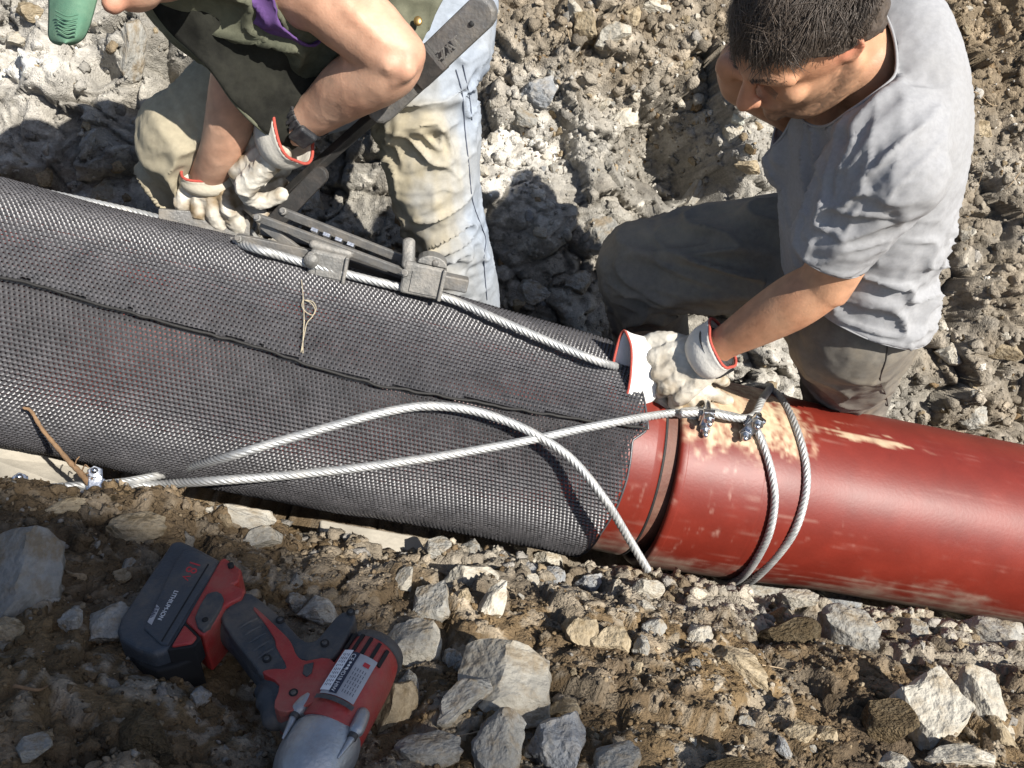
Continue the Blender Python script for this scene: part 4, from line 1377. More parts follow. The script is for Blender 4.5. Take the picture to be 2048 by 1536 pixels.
# hair: cap and many short locks combed forward
def hair_cap(parent):
    parts = []
    cap = [ball(H(-.012, 0, .030), .100 * HS, .080 * HS, .092 * HS, (hf, hl, hu), 18), ball(H(-.052, 0, -.012), .054 * HS, .068 * HS, .070 * HS, (hf, hl, hu), 14), ball(H(-.045, 0, .02), .062 * HS, .079 * HS, .075 * HS, (hf, hl, hu), 14)]
    def warp(co, no):
        return co + no * (.0045 * fbm(co * 60, 3, 55) + .0035 * vnoise(co * 130, 56))[:, None]
    o = melt('hair', cap, .005, 3, MHAIR, parent, warp=warp, cuts=[(H(.045, 0, .046), hf * .6 - hu * .8, .30)])
    return o


hair = hair_cap(man2)
locks_v, locks_f = [], []
r3 = np.random.default_rng(5)
whirl = np.array([-.55, 0, .85])
cnt = 0
Vl, Fl = [], []
base_i = 0
for k in range(24000):
    v = nrm(r3.normal(size=3))                       # in head axes f,l,u
    f, l, u = v
    if u < -.62 - .25 * (-f) or (f > .25 and u < .33 - .10 * r3.random()) or (f > -.05 and u < .02) or (f > -.35 and u < -.20): continue
    base = np.array([-.012, 0, .030]) + v * np.array([.102, .082, .094])
    if u < 0: base = base * np.array([1.0, 1.0 + .02 * u, 1.0])
    if f < -.2 and u < .25 and False:
        base = np.array([-.052, 0, -.012]) * min(1, (.25 - u) * 2) + np.array([-.010, 0, .030]) * (1 - min(1, (.25 - u) * 2)) + v * np.array([.070, .082, .088])
    flow = np.array([.85, .18 * np.sign(l) * abs(l), -.25]) if u > .1 else np.array([.15, .05 * np.sign(l), -1.0])
    flow = flow + r3.normal(size=3) * .30 + .55 * np.array([vnoise(v[None] * 3.1, 301)[0], vnoise(v[None] * 3.1, 302)[0], vnoise(v[None] * 3.1, 303)[0]])
    flow = flow - v * (flow @ v); flow = nrm(flow)
    cl_ = vnoise(v[None] * 5.5, 311)[0]
    L_ = r3.uniform(.014, .032) * ((1.35 + .55 * cl_) if u > .3 else (.62 if u > -.1 else .42))
    tip = v * r3.uniform(.05, .45) * (1.0 + .8 * cl_)
    pts = [base - v * .004, base + (flow * .75 + v * .30) * L_ * .5, base + (flow * 1.0 + tip * .35) * L_ * .95]
    pts = [H(*p) for p in pts]
    side = nrm(np.cross(hf * flow[0] + hl * flow[1] + hu * flow[2], hf * v[0] + hl * v[1] + hu * v[2]))
    upv = hf * v[0] + hl * v[1] + hu * v[2]
    w = r3.uniform(.0004, .0010)
    n0 = len(Vl)
    for p, ww in ((pts[0], w), (pts[1], w * .9), (pts[2], w * .12)):
        Vl += [p - side * ww, p + upv * ww * .8, p + side * ww]
    for j in range(2):
        for a, b_ in ((0, 1), (1, 2), (2, 0)):
            Fl.append((n0 + j * 3 + a, n0 + j * 3 + b_, n0 + j * 3 + 3 + b_, n0 + j * 3 + 3 + a))
tag(obj('hair_locks', np.array(Vl), np.array(Fl), MHAIR, hair), kind='stuff')
# T-shirt
fr = CD(-.93, -.08, -.34)
sl_end = J(1664, 492, 1.355)
sdir = nrm(sl_end - shL)
hemdir = nrm(J(1700, 690, 1.62) - J(1735, 480, 1.48))
shirt = [limb([(J(1722, 10, 1.37), .052, .085), (J(1746, 95, 1.345), .082, .125), (J(1750, 200, 1.345), .103, .150), (J(1738, 300, 1.375), .115, .162), (J(1724, 420, 1.44), .117, .160), (J(1714, 530, 1.51), .113, .148), (J(1708, 620, 1.565), .116, .150), (J(1698, 720, 1.64), .118, .150)], 6, seg=28, up=fr, round_ends=True),
         limb([(J(1770, 230, 1.30), .082), (J(1786, 275, 1.26), .080), (J(1784, 325, 1.25), .076)], 4, seg=22),
         limb([(J(1700, 225, 1.42), .085), (J(1630, 235, 1.455), .075), (J(1570, 212, 1.455), .070)], 5, seg=20),
         limb([(J(1760, 235, 1.34), .085), (J(1700, 250, 1.37), .085), (J(1645, 262, 1.42), .078), (J(1610, 300, 1.445), .073)], 5, seg=20),
         limb([(J(1700, 150, 1.27), .066), (J(1720, 190, 1.31), .085), (J(1765, 170, 1.32), .095)], 4)]
sleeve_p = [limb([(J(1800, 350, 1.24), .068), (shL * .80 + sl_end * .20, .078), (shL * .60 + sl_end * .40, .076), (sl_end, .064, .070), (sl_end + sdir * .05, .063, .069)], 6, seg=22)]


def shirt_warp(co, no):
    co = folds(co, no, [(J(1640, 340, 1.36), .13, CD(-.10, -1, .2), .010, 30, 3),       # drape down the front
                        (J(1740, 260, 1.22), .08, CD(-.7, -.65, .2), .009, 40, 5),        # pull from armpit to neck
                        (J(1700, 430, 1.26), .075, CD(-.93, -.25, .2), .008, 42, 7),      # sleeve
                        (J(1800, 540, 1.43), .12, CD(-.85, .35, .2), .013, 34, 11),       # crumple over the waist
                        (J(1720, 600, 1.48), .09, CD(-.9, .2, .2), .011, 40, 13),
                        (J(1880, 300, 1.32), .15, CD(.1, -1, .3), .004, 20, 15)])
    return co + no * (.0012 * fbm(co * 90, 2, 17))[:, None]


hemp = J(1722, 596, 1.54)
neckc = J(1752, 132, 1.245); neckd = CD(-.85, .10, -.50); neckx = J(1738, 130, 1.31)
sh = melt('t_shirt', shirt, .005, 5, MSHIRT, man2, warp=shirt_warp,
          cuts=[(hemp, nrm(hemdir + CD(-.25, 0, 0) * .35), .50, hemp + hemdir * .12), (neckc, neckd, .104, neckx, 1), (J(1582, 212, 1.455), CD(-.95, .3, 0), .10)], solid=.003)
slv = melt('sleeve', sleeve_p, .005, 4, MSHIRT, man2, warp=shirt_warp, cuts=[(sl_end + sdir * .012, sdir, .12, sl_end + sdir * .055)], solid=.003)
border_tube(sh, neckc + CD(-.3, 0, .95) * .04, 'collar', .0022, MSHIRT, sh)
border_tube(slv, sl_end, 'sleeve_hem', .0013, MSHIRT, slv)
border_tube(sh, hemp, 'hem', .0013, MSHIRT, sh)

# trousers
tro = [limb([(hpL + CD(-.1, .9, -.2) * .10, .10, .115), (hpL, .104, .114), (hpL * .5 + knL * .5, .098), (knL, .090), (knL * .45 + anL * .55, .085), (anL, .080)], 6, seg=24),
       limb([(J(1668, 560, 1.61), .125, .12), (hpR, .112, .105), (hpR * .55 + knR * .45, .104, .098), (knR * .88 + hpR * .12, .090), (knR + CD(-.6, .2, -.4) * .012, .078), (knR * .8 + anR * .2, .080), (knR * .45 + anR * .55, .082), (anR, .080)], 6, seg=24),
       limb([(J(1725, 560, 1.53), .10, .12), (J(1700, 640, 1.585), .112, .13), (J(1660, 610, 1.61), .10)], 4, seg=20)]


def tro_warp(co, no):
    co = folds(co, no, [(J(1330, 540, 1.68), .11, CD(-.95, .25, 0), .012, 26, 21), (J(1460, 540, 1.62), .15, CD(-.95, .12, .1), .015, 22, 22), (J(1290, 640, 1.78), .10, CD(-.4, -.9, .3), .015, 24, 23),
                        (J(1690, 720, 1.70), .13, CD(.25, -.95, .3), .011, 20, 24), (J(1690, 800, 1.9), .10, CD(-.9, .3, .2), .010, 24, 25)])
    return co + no * (.001 * fbm(co * 90, 2, 27))[:, None]


tr = melt('trousers', tro, .005, 4, MTROUS, man2, warp=tro_warp)
seam_on(tr, [(1776, 680), (1772, 720), (1760, 760), (1772, 790), (1778, 830)], 'side_seam', .0012, MDARK, tr)

# gloved left hand on the rope
g2 = thing('work_glove', 'dirty white leather glove on the hand of the grey shirted man', 'glove')
kn = J(1322, 762, 1.60)
hp, (gd, gb, gl) = hand_parts(J(1406, 712, 1.572), kn, CD(.15, .25, -.95), 1.16, curl=(38, 58, 45), spread=.03, thumb_dir=CD(-.75, .25, .3), rad=.0118, side=CD(-.3, .9, 0),
                              curls=[(44, 66, 50), (48, 68, 50), (52, 68, 50), (56, 66, 45)])
melt('hand', hp, .0028, 2, MGLOVE, g2, warp=glove_warp, colf=glove_col(.55, [(J(1285, 770, 1.585), .045), (J(1325, 790, 1.59), .045), (J(1370, 800, 1.60), .04)]))
cuff(J(1398, 716, 1.575), wrL - elL if False else elL - wrL, .038, .050, .052, CD(.3, .9, -.2), g2, squash=.86, skew=.12)
# watch
wt = thing('wrist_watch', 'black watch on the wrist beside the red cuff at the pipe', 'watch')
wp_ = J(1440, 738, 1.56)
bevel(obj('watch_case', *box(wp_, nrm(elL - wrL), CD(.45, .2, -.8), nrm(np.cross(nrm(elL - wrL), CD(.45, .2, -.8))), .017, .007, .016), MWATCH, wt, False), .004, 2)
th = np.linspace(0, 2 * pi, 33)
ua, ub = frames(np.array([wrL, elL]), CD(.3, .9, -.2))[1:]
ringp = np.array([wrL + nrm(elL - wrL) * .012 + ua[0] * .0335 * cos(t) + ub[0] * .0345 * sin(t) for t in th])
obj('strap', *tube(ringp, .002, .009, seg=8, up=nrm(elL - wrL) if False else None, cap=False), MWATCH, wt)

# the empty right glove held under the hand
eg = thing('work_glove', 'empty white glove with orange bound cuff held flat under the hand', 'glove')
ew = J(1290, 752, 1.645)
ehp, _ = hand_parts(J(1300, 755, 1.640), J(1378, 784, 1.650), CD(0, .2, -1), 1.05, curl=(8, 14, 14), thumb=-1, spread=.2, rad=.0125)
melt('hand', ehp, .003, 3, MGLOVE, eg, warp=glove_warp, colf=glove_col(1.0))
cuff(J(1312, 748, 1.63), J(1236, 738, 1.60) - J(1312, 748, 1.63), .048, .070, .072, CD(.16, 1, 0), eg, squash=.34, skew=.1, colr=(.74, .73, .70))

# ring spanner / shackle behind the glove
sp = thing('steel_shackle', 'curved rusty steel shackle behind the gloved hand', 'shackle')
arc = crs([J(1262, 690, 1.70), J(1272, 676, 1.70), J(1300, 674, 1.70), J(1330, 684, 1.70), J(1362, 700, 1.695), J(1385, 715, 1.69)], 6)
bevel(obj('bow', *tube(arc, .011, .018, seg=14, up=CD(.3, .9, -.1)), MBROWNR, sp), .001, 1)
arc2 = crs([J(1318, 690, 1.69), J(1300, 712, 1.68), J(1296, 735, 1.67)], 6)
obj('lug', *tube(arc2, .013, .018, seg=14, up=CD(1, .2, 0)), MBROWNR, sp)

# ---- man leaning over the lever ------------------------------------------------
man1 = thing('person', 'man in an olive vest and dusty jeans leaning over the steel lever', 'person')
sh1 = J(640, -20, 1.30); el1 = J(790, 112, 1.315); wr1 = J(590, 256, 1.475)
hd1 = J(262, -150, 1.16)
b1 = [limb([(J(800, 110, 1.60), .075, .10), (J(760, 50, 1.55), .085, .12), (J(640, 20, 1.48), .10, .145), (J(520, -20, 1.40), .12, .175), (J(430, -80, 1.33), .10, .17), (J(380, -120, 1.28), .06, .09)], 6, up=CD(-.3, -.8, -.5)),
      limb([(J(380, -115, 1.28), .06), (J(320, -130, 1.22), .058), (hd1, .06)], 4),
      ball(hd1, .095, .076, .105, (CD(-.5, -.75, -.2), CD(.6, -.5, -.6), CD(-.6, .4, -.6)), 16),
      tube(crs([J(244, -60, 1.13), J(232, -18, 1.125), J(226, 6, 1.125)], 4), np.linspace(.012, .015, 9), seg=12),
      ball(J(262, -50, 1.14), .045, n=12),
      # left arm: shoulder, elbow, forearm
      limb([(J(540, -50, 1.34), .075), (sh1, .062), (J(700, 30, 1.30), .056), (J(760, 84, 1.305), .0495), (el1, .044), (J(768, 140, 1.335), .048), (J(700, 176, 1.385), .0475), (J(645, 218, 1.43), .037), (wr1, .0305, .034)], 5),
      ball(J(806, 108, 1.305), .034, n=10),
      tube(crs([J(778, 128, 1.285), J(720, 150, 1.325), J(655, 196, 1.395), J(612, 236, 1.44)], 6), np.linspace(.016, .005, 19), seg=10),
      tube(crs([J(812, 138, 1.29), J(756, 178, 1.325), J(690, 214, 1.375), J(640, 246, 1.425)], 6), np.linspace(.017, .006, 19), seg=10),
      tube(crs([J(690, 10, 1.258), J(735, 55, 1.262), J(775, 92, 1.270)], 6), np.linspace(.020, .010, 13), seg=10),
      tube(crs([J(700, 128, 1.335), J(668, 165, 1.375), J(640, 200, 1.41)], 6), .0042, seg=8),
      # right arm
      limb([(J(520, -90, 1.42), .07), (J(510, 20, 1.47), .056), (J(490, 110, 1.43), .047), (J(472, 190, 1.445), .044), (J(446, 290, 1.51), .036), (J(414, 356, 1.58), .030)], 5)]
hpA = J(830, 140, 1.60); knA = J(872, 390, 1.70); anA = J(945, 660, 1.97)
hpB = J(620, 130, 1.62); knB = J(372, 268, 1.58); anB = J(440, 470, 1.86)
b1 += [limb([(hpA, .08), (knA, .055), (anA, .045)], 6), limb([(hpB, .08), (knB, .055), (anB, .045)], 6)]
body1 = melt('body', b1, .0052, 3, MSKIN, man1, warp=lambda co, no: co + no * (.0007 * (1 - np.abs(vnoise(co * 30, 37))) ** 3)[:, None],
             colf=skin_col(base=(.47, .27, .18), hot=[(J(815, 120, 1.29), .03, .35), (J(226, 6, 1.12), .03, .5)]))


# jeans: denim blue with dusty fronts
def jean_col(co, no):
    X, Y, Z = px_of(co)
    blue = np.array([.25, .295, .365]); dusty = np.array([.36, .315, .225])
    frontL = nrm(CD(-.75, 0, -.65))
    d1 = sstep(-.55, .85, no @ frontL) * sstep(640, 480, Y) * sstep(60, 330, Y)
    d2 = np.exp(-((co - J(345, 265, 1.5)) ** 2).sum(1) / .022)
    w = np.clip(np.maximum(d1, d2) * (.95 + .8 * fbm(co * 14, 4, 47)) + .16 + .25 * fbm(co * 9, 3, 49), 0, 1)
    w = np.where(Z * 0 + X < 600, np.clip(w + .45, 0, 1), w)[:, None]
    c = blue * (1 - w) + dusty * w
    return c * (1 + .15 * fbm(co * 40, 3, 48))[:, None]


def jean_warp(co, no):
    co = folds(co, no, [(J(860, 190, 1.52), .11, CD(-.97, -.20, .1), .018, 34, 51), (J(800, 290, 1.56), .09, CD(-.88, .46, .1), .016, 30, 52), (J(880, 470, 1.68), .08, CD(-.9, -.38, .1), .018, 30, 53), (J(920, 550, 1.78), .07, CD(-.9, .25, .1), .014, 34, 54),
                        (J(360, 350, 1.62), .12, CD(-.45, .85, .2), .019, 22, 55), (J(450, 190, 1.52), .12, CD(.9, .3, .2), .010, 18, 56)])
    return co + no * (.001 * fbm(co * 90, 2, 57))[:, None]


je = [limb([(J(890, 10, 1.60), .085, .10), (J(862, 80, 1.59), .095, .115), (hpA, .105, .112), (J(856, 260, 1.645), .096, .098), (knA, .086), (J(905, 500, 1.81), .078), (J(935, 580, 1.90), .068), (anA, .062)], 6, seg=24),
      limb([(J(700, 120, 1.62), .115), (J(560, 170, 1.60), .105), (J(450, 225, 1.585), .092), (knB * .9 + hpB * .1, .080), (J(358, 285, 1.59), .074), (J(385, 365, 1.70), .074), (J(425, 440, 1.80), .066), (anB, .062), (J(500, 540, 1.95), .060)], 6, seg=24),
      limb([(J(850, 100, 1.60), .11, .14), (J(760, 90, 1.60), .12, .15), (J(680, 110, 1.62), .11)], 4, seg=20)]
jn = melt('jeans', je, .0045, 3, MJEAN, man1, warp=jean_warp, colf=jean_col)
seam_on(jn, [(912, 140), (925, 190), (930, 260), (938, 330), (945, 400), (962, 450), (972, 480), (968, 520), (974, 600)], 'side_seam', .0010, MNAVY, jn)
seam_on(jn, [(926, 130), (940, 200), (944, 240)], 'side_seam', .0009, MNAVY, jn)
# side seam of the jeans: a raised double row of stitching down the outside of the leg
# vest
ve = [limb([(J(872, 70, 1.555), .122, .165), (J(800, 50, 1.545), .120, .165), (J(700, 25, 1.50), .118, .168), (J(600, 10, 1.45), .124, .175), (J(500, -30, 1.385), .128, .180), (J(420, -90, 1.32), .105, .165)], 6, seg=28, up=CD(-.3, -.8, -.5)),
      limb([(J(880, 20, 1.52), .10), (J(850, 60, 1.52), .10), (J(790, 60, 1.50), .10)], 4, seg=20)]


def vest_warp(co, no):
    return folds(co, no, [(J(600, 60, 1.34), .16, CD(-.8, .5, .1), .015, 16, 61), (J(450, 60, 1.3), .14, CD(-.5, .8, .1), .014, 18, 62), (J(850, 50, 1.43), .08, CD(-.1, .95, .1), .008, 26, 63)])


vest = melt('vest', ve, .0065, 4, MVEST, man1, warp=vest_warp, cuts=[(J(884, 78, 1.55), CD(.85, -.5, .05), .22)], solid=.003)
# open front panel of the vest hanging towards the knee
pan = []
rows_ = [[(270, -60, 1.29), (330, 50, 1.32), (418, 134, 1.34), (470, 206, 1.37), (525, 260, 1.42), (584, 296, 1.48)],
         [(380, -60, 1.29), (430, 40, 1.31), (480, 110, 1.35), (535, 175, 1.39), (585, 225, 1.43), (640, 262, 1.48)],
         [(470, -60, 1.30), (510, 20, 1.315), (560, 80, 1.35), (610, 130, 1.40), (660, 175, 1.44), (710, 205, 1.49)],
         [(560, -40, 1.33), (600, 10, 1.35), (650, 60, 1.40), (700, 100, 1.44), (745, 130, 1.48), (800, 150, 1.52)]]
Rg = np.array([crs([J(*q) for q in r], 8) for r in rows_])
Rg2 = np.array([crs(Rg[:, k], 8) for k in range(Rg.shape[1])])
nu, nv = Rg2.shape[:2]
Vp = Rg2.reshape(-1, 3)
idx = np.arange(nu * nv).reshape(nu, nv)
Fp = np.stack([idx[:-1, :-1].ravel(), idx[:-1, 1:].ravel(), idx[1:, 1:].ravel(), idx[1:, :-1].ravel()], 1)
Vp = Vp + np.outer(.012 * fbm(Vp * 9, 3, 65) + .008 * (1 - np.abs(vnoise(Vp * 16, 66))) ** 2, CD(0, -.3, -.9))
o = obj('vest_front', Vp, Fp, MVSHADE, man1)  # same vest, its shade put into the darker colour
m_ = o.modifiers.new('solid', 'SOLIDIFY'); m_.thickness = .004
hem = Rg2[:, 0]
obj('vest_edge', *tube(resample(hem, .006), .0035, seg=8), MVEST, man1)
for bx, by, bd in ((836, 42, 1.405),):
    obj('button', *ball(J(bx, by, bd), .007, .004, .008, (CD(1, .2, 0), CD(0, 0, -1), CD(-.2, 1, 0)), 8), MBRASS, man1)
# purple sleeve
ps = [limb([(J(470, -70, 1.36), .090), (J(550, -40, 1.33), .086), (J(630, -14, 1.30), .075), (J(668, 4, 1.295), .071)], 6, seg=24)]
pd = nrm(J(640, -14, 1.30) - J(560, -45, 1.34))
melt('t_shirt', ps, .005, 3, MPURP, man1, warp=lambda co, no: folds(co, no, [(J(590, 0, 1.28), .08, CD(.5, -.8, 0), .010, 36, 67)]), cuts=[(J(630, -12, 1.30), pd, .13)], solid=.003)
# cap with its visor
cap = thing('cap', 'green cap with a long stitched visor at the top left corner', 'cap')
vrows = []
for (a, b, c_, w) in ((150, -60, 1.10, 58), (146, -10, 1.085, 50), (140, 35, 1.075, 44), (134, 66, 1.07, 38), (131, 80, 1.068, 26), (130, 86, 1.067, 8)):
    vrows.append([J(a - w, b + 6, c_ + .022), J(a - w * .55, b + 2, c_ + .006), J(a, b, c_), J(a + w * .55, b + 2, c_ + .006), J(a + w, b + 6, c_ + .022)])
vr = np.array([crs(r, 5) for r in vrows]); vr = np.array([crs(vr[:, k], 5) for k in range(vr.shape[1])])
nu, nv = vr.shape[:2]; idx = np.arange(nu * nv).reshape(nu, nv)
Fp = np.stack([idx[:-1, :-1].ravel(), idx[:-1, 1:].ravel(), idx[1:, 1:].ravel(), idx[1:, :-1].ravel()], 1)
o = obj('visor', vr.reshape(-1, 3), Fp, MGREEN, cap); m_ = o.modifiers.new('solid', 'SOLIDIFY'); m_.thickness = .004
for k in range(6):
    y = 28 + k * 8
    hw = 30 - k * 1.5
    stp = crs([J(112 + k, y - 6, 1.068), J(134, y + 4, 1.064), J(134 + hw * .7, y + 1, 1.068)], 6)
    obj('stitch_row', *tube(stp, .0011, seg=6), MGREEN, o)
melt('crown', [ball(hd1 + CD(-.45, .35, -.4) * .02, .108, .092, .10, (CD(-.5, -.75, -.2), CD(.6, -.5, -.6), CD(-.6, .4, -.6)), 16)], .006, 3, MGREEN, cap,
     cuts=[(hd1 + CD(-.6, .4, -.6) * .005, -CD(-.6, .4, -.6), .3)], solid=.003)

# gloves of the leaning man
ga = thing('work_glove', 'dirty cream glove gripping the long lever below the black watch', 'glove')
hp, _ = hand_parts(J(552, 276, 1.485), J(474, 332, 1.545), CD(-.25, .25, -.93), 1.36, curl=(52, 72, 45), spread=.03, rad=.0122, thumb_dir=CD(-.85, -.25, .1), side=CD(-.6, .7, 0))
melt('hand', hp, .0028, 2, MGLOVE, ga, warp=glove_warp, colf=glove_col(1.1))
cuff(J(545, 286, 1.49), J(602, 246, 1.455) - J(545, 286, 1.49), .046, .066, .054, CD(.6, .75, -.2), ga, squash=.8, skew=.25, colr=(.52, .49, .43))
wa = thing('wrist_watch', 'chunky black watch on the bare forearm over the lever', 'watch')
ad = nrm(J(645, 218, 1.43) - wr1)
ua, ub = frames(np.array([wr1, wr1 + ad]), CD(.6, .7, -.3))[1:]
wc = wr1 + ad * .036
ringp = np.array([wc + ua[0] * .034 * cos(t) + ub[0] * .037 * sin(t) for t in th])
Vst, Fst = [], []
obj('strap', *tube(ringp, .0105, .0026, seg=10, up=ad, cap=False), MWATCH, wa)
face_c = wc + nrm(CD(.30, -.62, -.72) - ad * (CD(.30, -.62, -.72) @ ad)) * .040
fz = nrm(face_c - wc); fy = ad; fx = np.cross(fy, fz)
cs = obj('watch_case', *box(face_c, fx, nrm(fy - (fy @ fz) * fz), fz, .017, .019, .0065), MWATCH, wa, False); bevel(cs, .005, 3)
for k in range(7):
    t = -1.9 + k * .24 - (.25 if k > 3 else 0)
    pp = wc + ua[0] * .036 * cos(t + pi) + ub[0] * .039 * sin(t + pi)
    dd = nrm(pp - wc)
    obj('strap_link', *box(pp, nrm(np.cross(ad, dd)), ad, dd, .0028, .0112, .002), MWATCH, wa, False)

gb_ = thing('work_glove', 'shadowed glove clenched around the dark bar at the left of the lever', 'glove')
hp, _ = hand_parts(J(412, 362, 1.585), J(414, 430, 1.60), CD(-.12, .25, -.95), 1.22, curl=(46, 74, 60), spread=.0, rad=.0132, thumb_dir=CD(.75, -.35, .05), side=CD(1, 0, 0))
hp.append(limb([(J(425, 388, 1.595), .034, .026), (J(470, 396, 1.62), .032, .024), (J(490, 410, 1.635), .024)], 4))
melt('hand', hp, .0028, 2, MGLOVE, gb_, warp=glove_warp, colf=glove_col(1.15))
cuff(J(414, 372, 1.59), J(408, 340, 1.565) - J(414, 372, 1.59), .040, .047, .036, CD(1, -.1, 0), gb_, squash=.72, skew=.15, colr=(.52, .47, .37))

# ------------------------------------------------------------------ lever tool on the taut rope
J = lambda x, y, d: P(x, y, d * .962)
lt = thing('lever_puller', 'dark steel lever rope puller with long handle and sliding jaws', 'rope puller')


def bar(name, pts, h, w, matr, up, bv=.002, parent=lt):
    o = obj(name, *tube(resample(np.array([J(*p) for p in pts]), .05), h, w, seg=4, up=up, round_ends=False), matr, parent, False)
    return bevel(o, bv, 2)


def flat(name, pts, half_w, half_t, matr, face, parent=lt, bv=.0015, ends=True):
    "a straight flat bar with rounded ends; face = way its broad side looks"
    a, b = J(*pts[0]), J(*pts[1])
    d = nrm(b - a); f = nrm(face - (face @ d) * d); s = np.cross(d, f)
    out = []
    n = 6 if ends else 1
    for k in range(n + 1):
        t = pi / 2 + pi * k / n if ends else (pi / 2 if k == 0 else 3 * pi / 2)
        out.append(a + d * half_w * cos(t) * (1 if ends else 0) + s * half_w * sin(t))
    for k in range(n + 1):
        t = -pi / 2 + pi * k / n
        out.append(b + d * half_w * cos(t) * (1 if ends else 0) + s * half_w * sin(t))
    m = len(out)
    V = np.array([p + f * half_t for p in out] + [p - f * half_t for p in out])
    F = [tuple(range(m)), tuple(range(m, 2 * m))[::-1]] + [(i, m + i, m + (i + 1) % m, (i + 1) % m) for i in range(m)]
    return bevel(obj(name, V, F, matr, parent, False), bv, 2)


toc = CD(0, 0, -1)
hface = CD(.12, -.25, -.96)
hb = flat('handle', [(764, 214, 1.50), (962, 26, 1.385)], .0245, .013, MSTEEL, hface, bv=.005)
flat('worn_band', [(828, 153, 1.457), (876, 108, 1.427)], .0252, .0166, MDARK, hface, parent=hb, bv=.005, ends=False)
hc_ = J(943, 48, 1.386)
obj('hole', *tube(np.array([hc_ + hface * .0, hc_ + nrm(hface) * .004]), .0042, seg=14, round_ends=False), MBLACK, hb)


def text(body, size, origin, dx, dy, matr, parent, name='lettering', depth=.0004, shear=0):
    cu = bpy.data.curves.new(name, 'FONT'); cu.body = body; cu.size = size; cu.extrude = depth; cu.shear = shear
    t = bpy.data.objects.new('tmp', cu); COL.objects.link(t)
    dg = bpy.context.evaluated_depsgraph_get()
    me = bpy.data.meshes.new_from_object(t.evaluated_get(dg))
    bpy.data.objects.remove(t)
    dx = nrm(dx); dy = nrm(dy - (dy @ dx) * dx); dz = np.cross(dx, dy)
    me.materials.clear(); me.materials.append(matr)
    co = np.zeros(len(me.vertices) * 3, np.float32); me.vertices.foreach_get('co', co); co = co.reshape(-1, 3)
    co = origin + co[:, :1] * dx + co[:, 1:2] * dy + co[:, 2:3] * dz
    me.vertices.foreach_set('co', co.astype(np.float32).ravel()); me.update()
    o = bpy.data.objects.new(name, me); COL.objects.link(o)
    if parent is not None: o.parent = parent
    return o


hd = nrm(J(876, 108, 1.427) - J(828, 153, 1.457)); hs = np.cross(nrm(hface), hd)
if hs @ UP < 0: hs = -hs
text('TTK-ZAT', .021, J(838, 148, 1.455) + nrm(hface) * .0172 - hs * .012, hd, hs, MCAST, hb, depth=.0012)
bar('lever_bar', [(770, 212, 1.53), (650, 318, 1.60), (516, 440, 1.69)], .012, .016, MDARK, CD(.6, .6, -.5))
flat('fork_arm', [(640, 350, 1.60), (540, 455, 1.665)], .015, .006, MDARK, CD(-.5, -.6, -.6))
lfac = CD(.15, .55, -.8)
J = lambda x, y, d: P(x, y, d * .912)
flat('link_bar', [(518, 436, 1.625), (812, 546, 1.665)], .0070, .004, MSTEEL, CD(-.1, -.55, -.8))
flat('link_bar', [(566, 424, 1.675), (826, 526, 1.70)], .0078, .004, MSTEEL, CD(-.1, -.5, -.85))
flat('link_bar', [(480, 478, 1.635), (628, 510, 1.66)], .0085, .005, MSTEEL, CD(-.1, -.4, -.9))
flat('link_bar', [(530, 462, 1.665), (640, 486, 1.69)], .008, .004, MSTEEL, CD(-.1, -.4, -.9))
flat('cross_brace', [(530, 452, 1.645), (602, 506, 1.66)], .008, .004, MSTEEL, CD(-.1, -.4, -.9))
flat('slide_rail', [(560, 470, 1.70), (815, 560, 1.715)], .009, .008, MDARK, CD(-.1, .6, -.8))
flat('anchor_arm', [(318, 440, 1.74), (500, 452, 1.79)], .0205, .010, MSTEEL, CD(0, -.25, -.95), ends=False)
flat('anchor_arm', [(420, 488, 1.645), (620, 528, 1.675)], .010, .010, MDARK, CD(-.1, -.4, -.9), ends=False)
ey = crs([J(318, 447, 1.73), J(290, 441, 1.73), J(272, 447, 1.73), J(286, 456, 1.73), J(318, 456, 1.73)], 6)
obj('hook_eye', *tube(ey, .0055, seg=10), MCAST, lt)
obj('hole', *tube(np.array([J(330, 448, 1.728), J(330, 448, 1.724)]), .006, seg=14, round_ends=False), MCAST, lt)


def jaw(cx, cy, d, hl_, hw_, ht_, matr):
    ax = nrm(J(845, 560, 1.69) - J(655, 520, 1.66)); out_ = CD(-.1, -.35, -.93); out_ = nrm(out_ - (out_ @ ax) * ax); sd = np.cross(ax, out_)
    if sd @ UP < 0: sd = -sd
    c = J(cx, cy, d)
    j = obj('jaw_block', *box(c, ax, sd, out_, hl_, hw_, ht_), matr, lt, False); bevel(j, .006, 3)
    obj('cover_plate', *box(c + out_ * ht_ + ax * hl_ * .1 - sd * hw_ * .12, ax, sd, out_, hl_ * .66, hw_ * .62, .0022), matr, j, False)
    lip = obj('jaw_lip', *box(c + ax * hl_ * .92 + out_ * ht_ * .4, ax, sd, out_, hl_ * .09, hw_ * .98, ht_ * .9), matr, j, False); bevel(lip, .002, 2)
    return j, c, ax, sd, out_


j1, c1, ax1, sd1, o1 = jaw(658, 527, 1.655, .032, .024, .020, MCAST)
obj('jaw_ear', *tube(np.array([c1 - ax1 * .028 + sd1 * .006 + o1 * .014, c1 - ax1 * .028 + sd1 * .006 + o1 * .030]), .012, seg=20, round_ends=False), MCAST, j1)
bevel(obj('top_ridge', *tube(np.array([c1 - ax1 * .03 + sd1 * .027, c1 + ax1 * .03 + sd1 * .024]), .008, seg=12), MCAST, j1), .001, 1)
j2, c2, ax2, sd2, o2 = jaw(846, 556, 1.68, .036, .029, .020, MCAST)
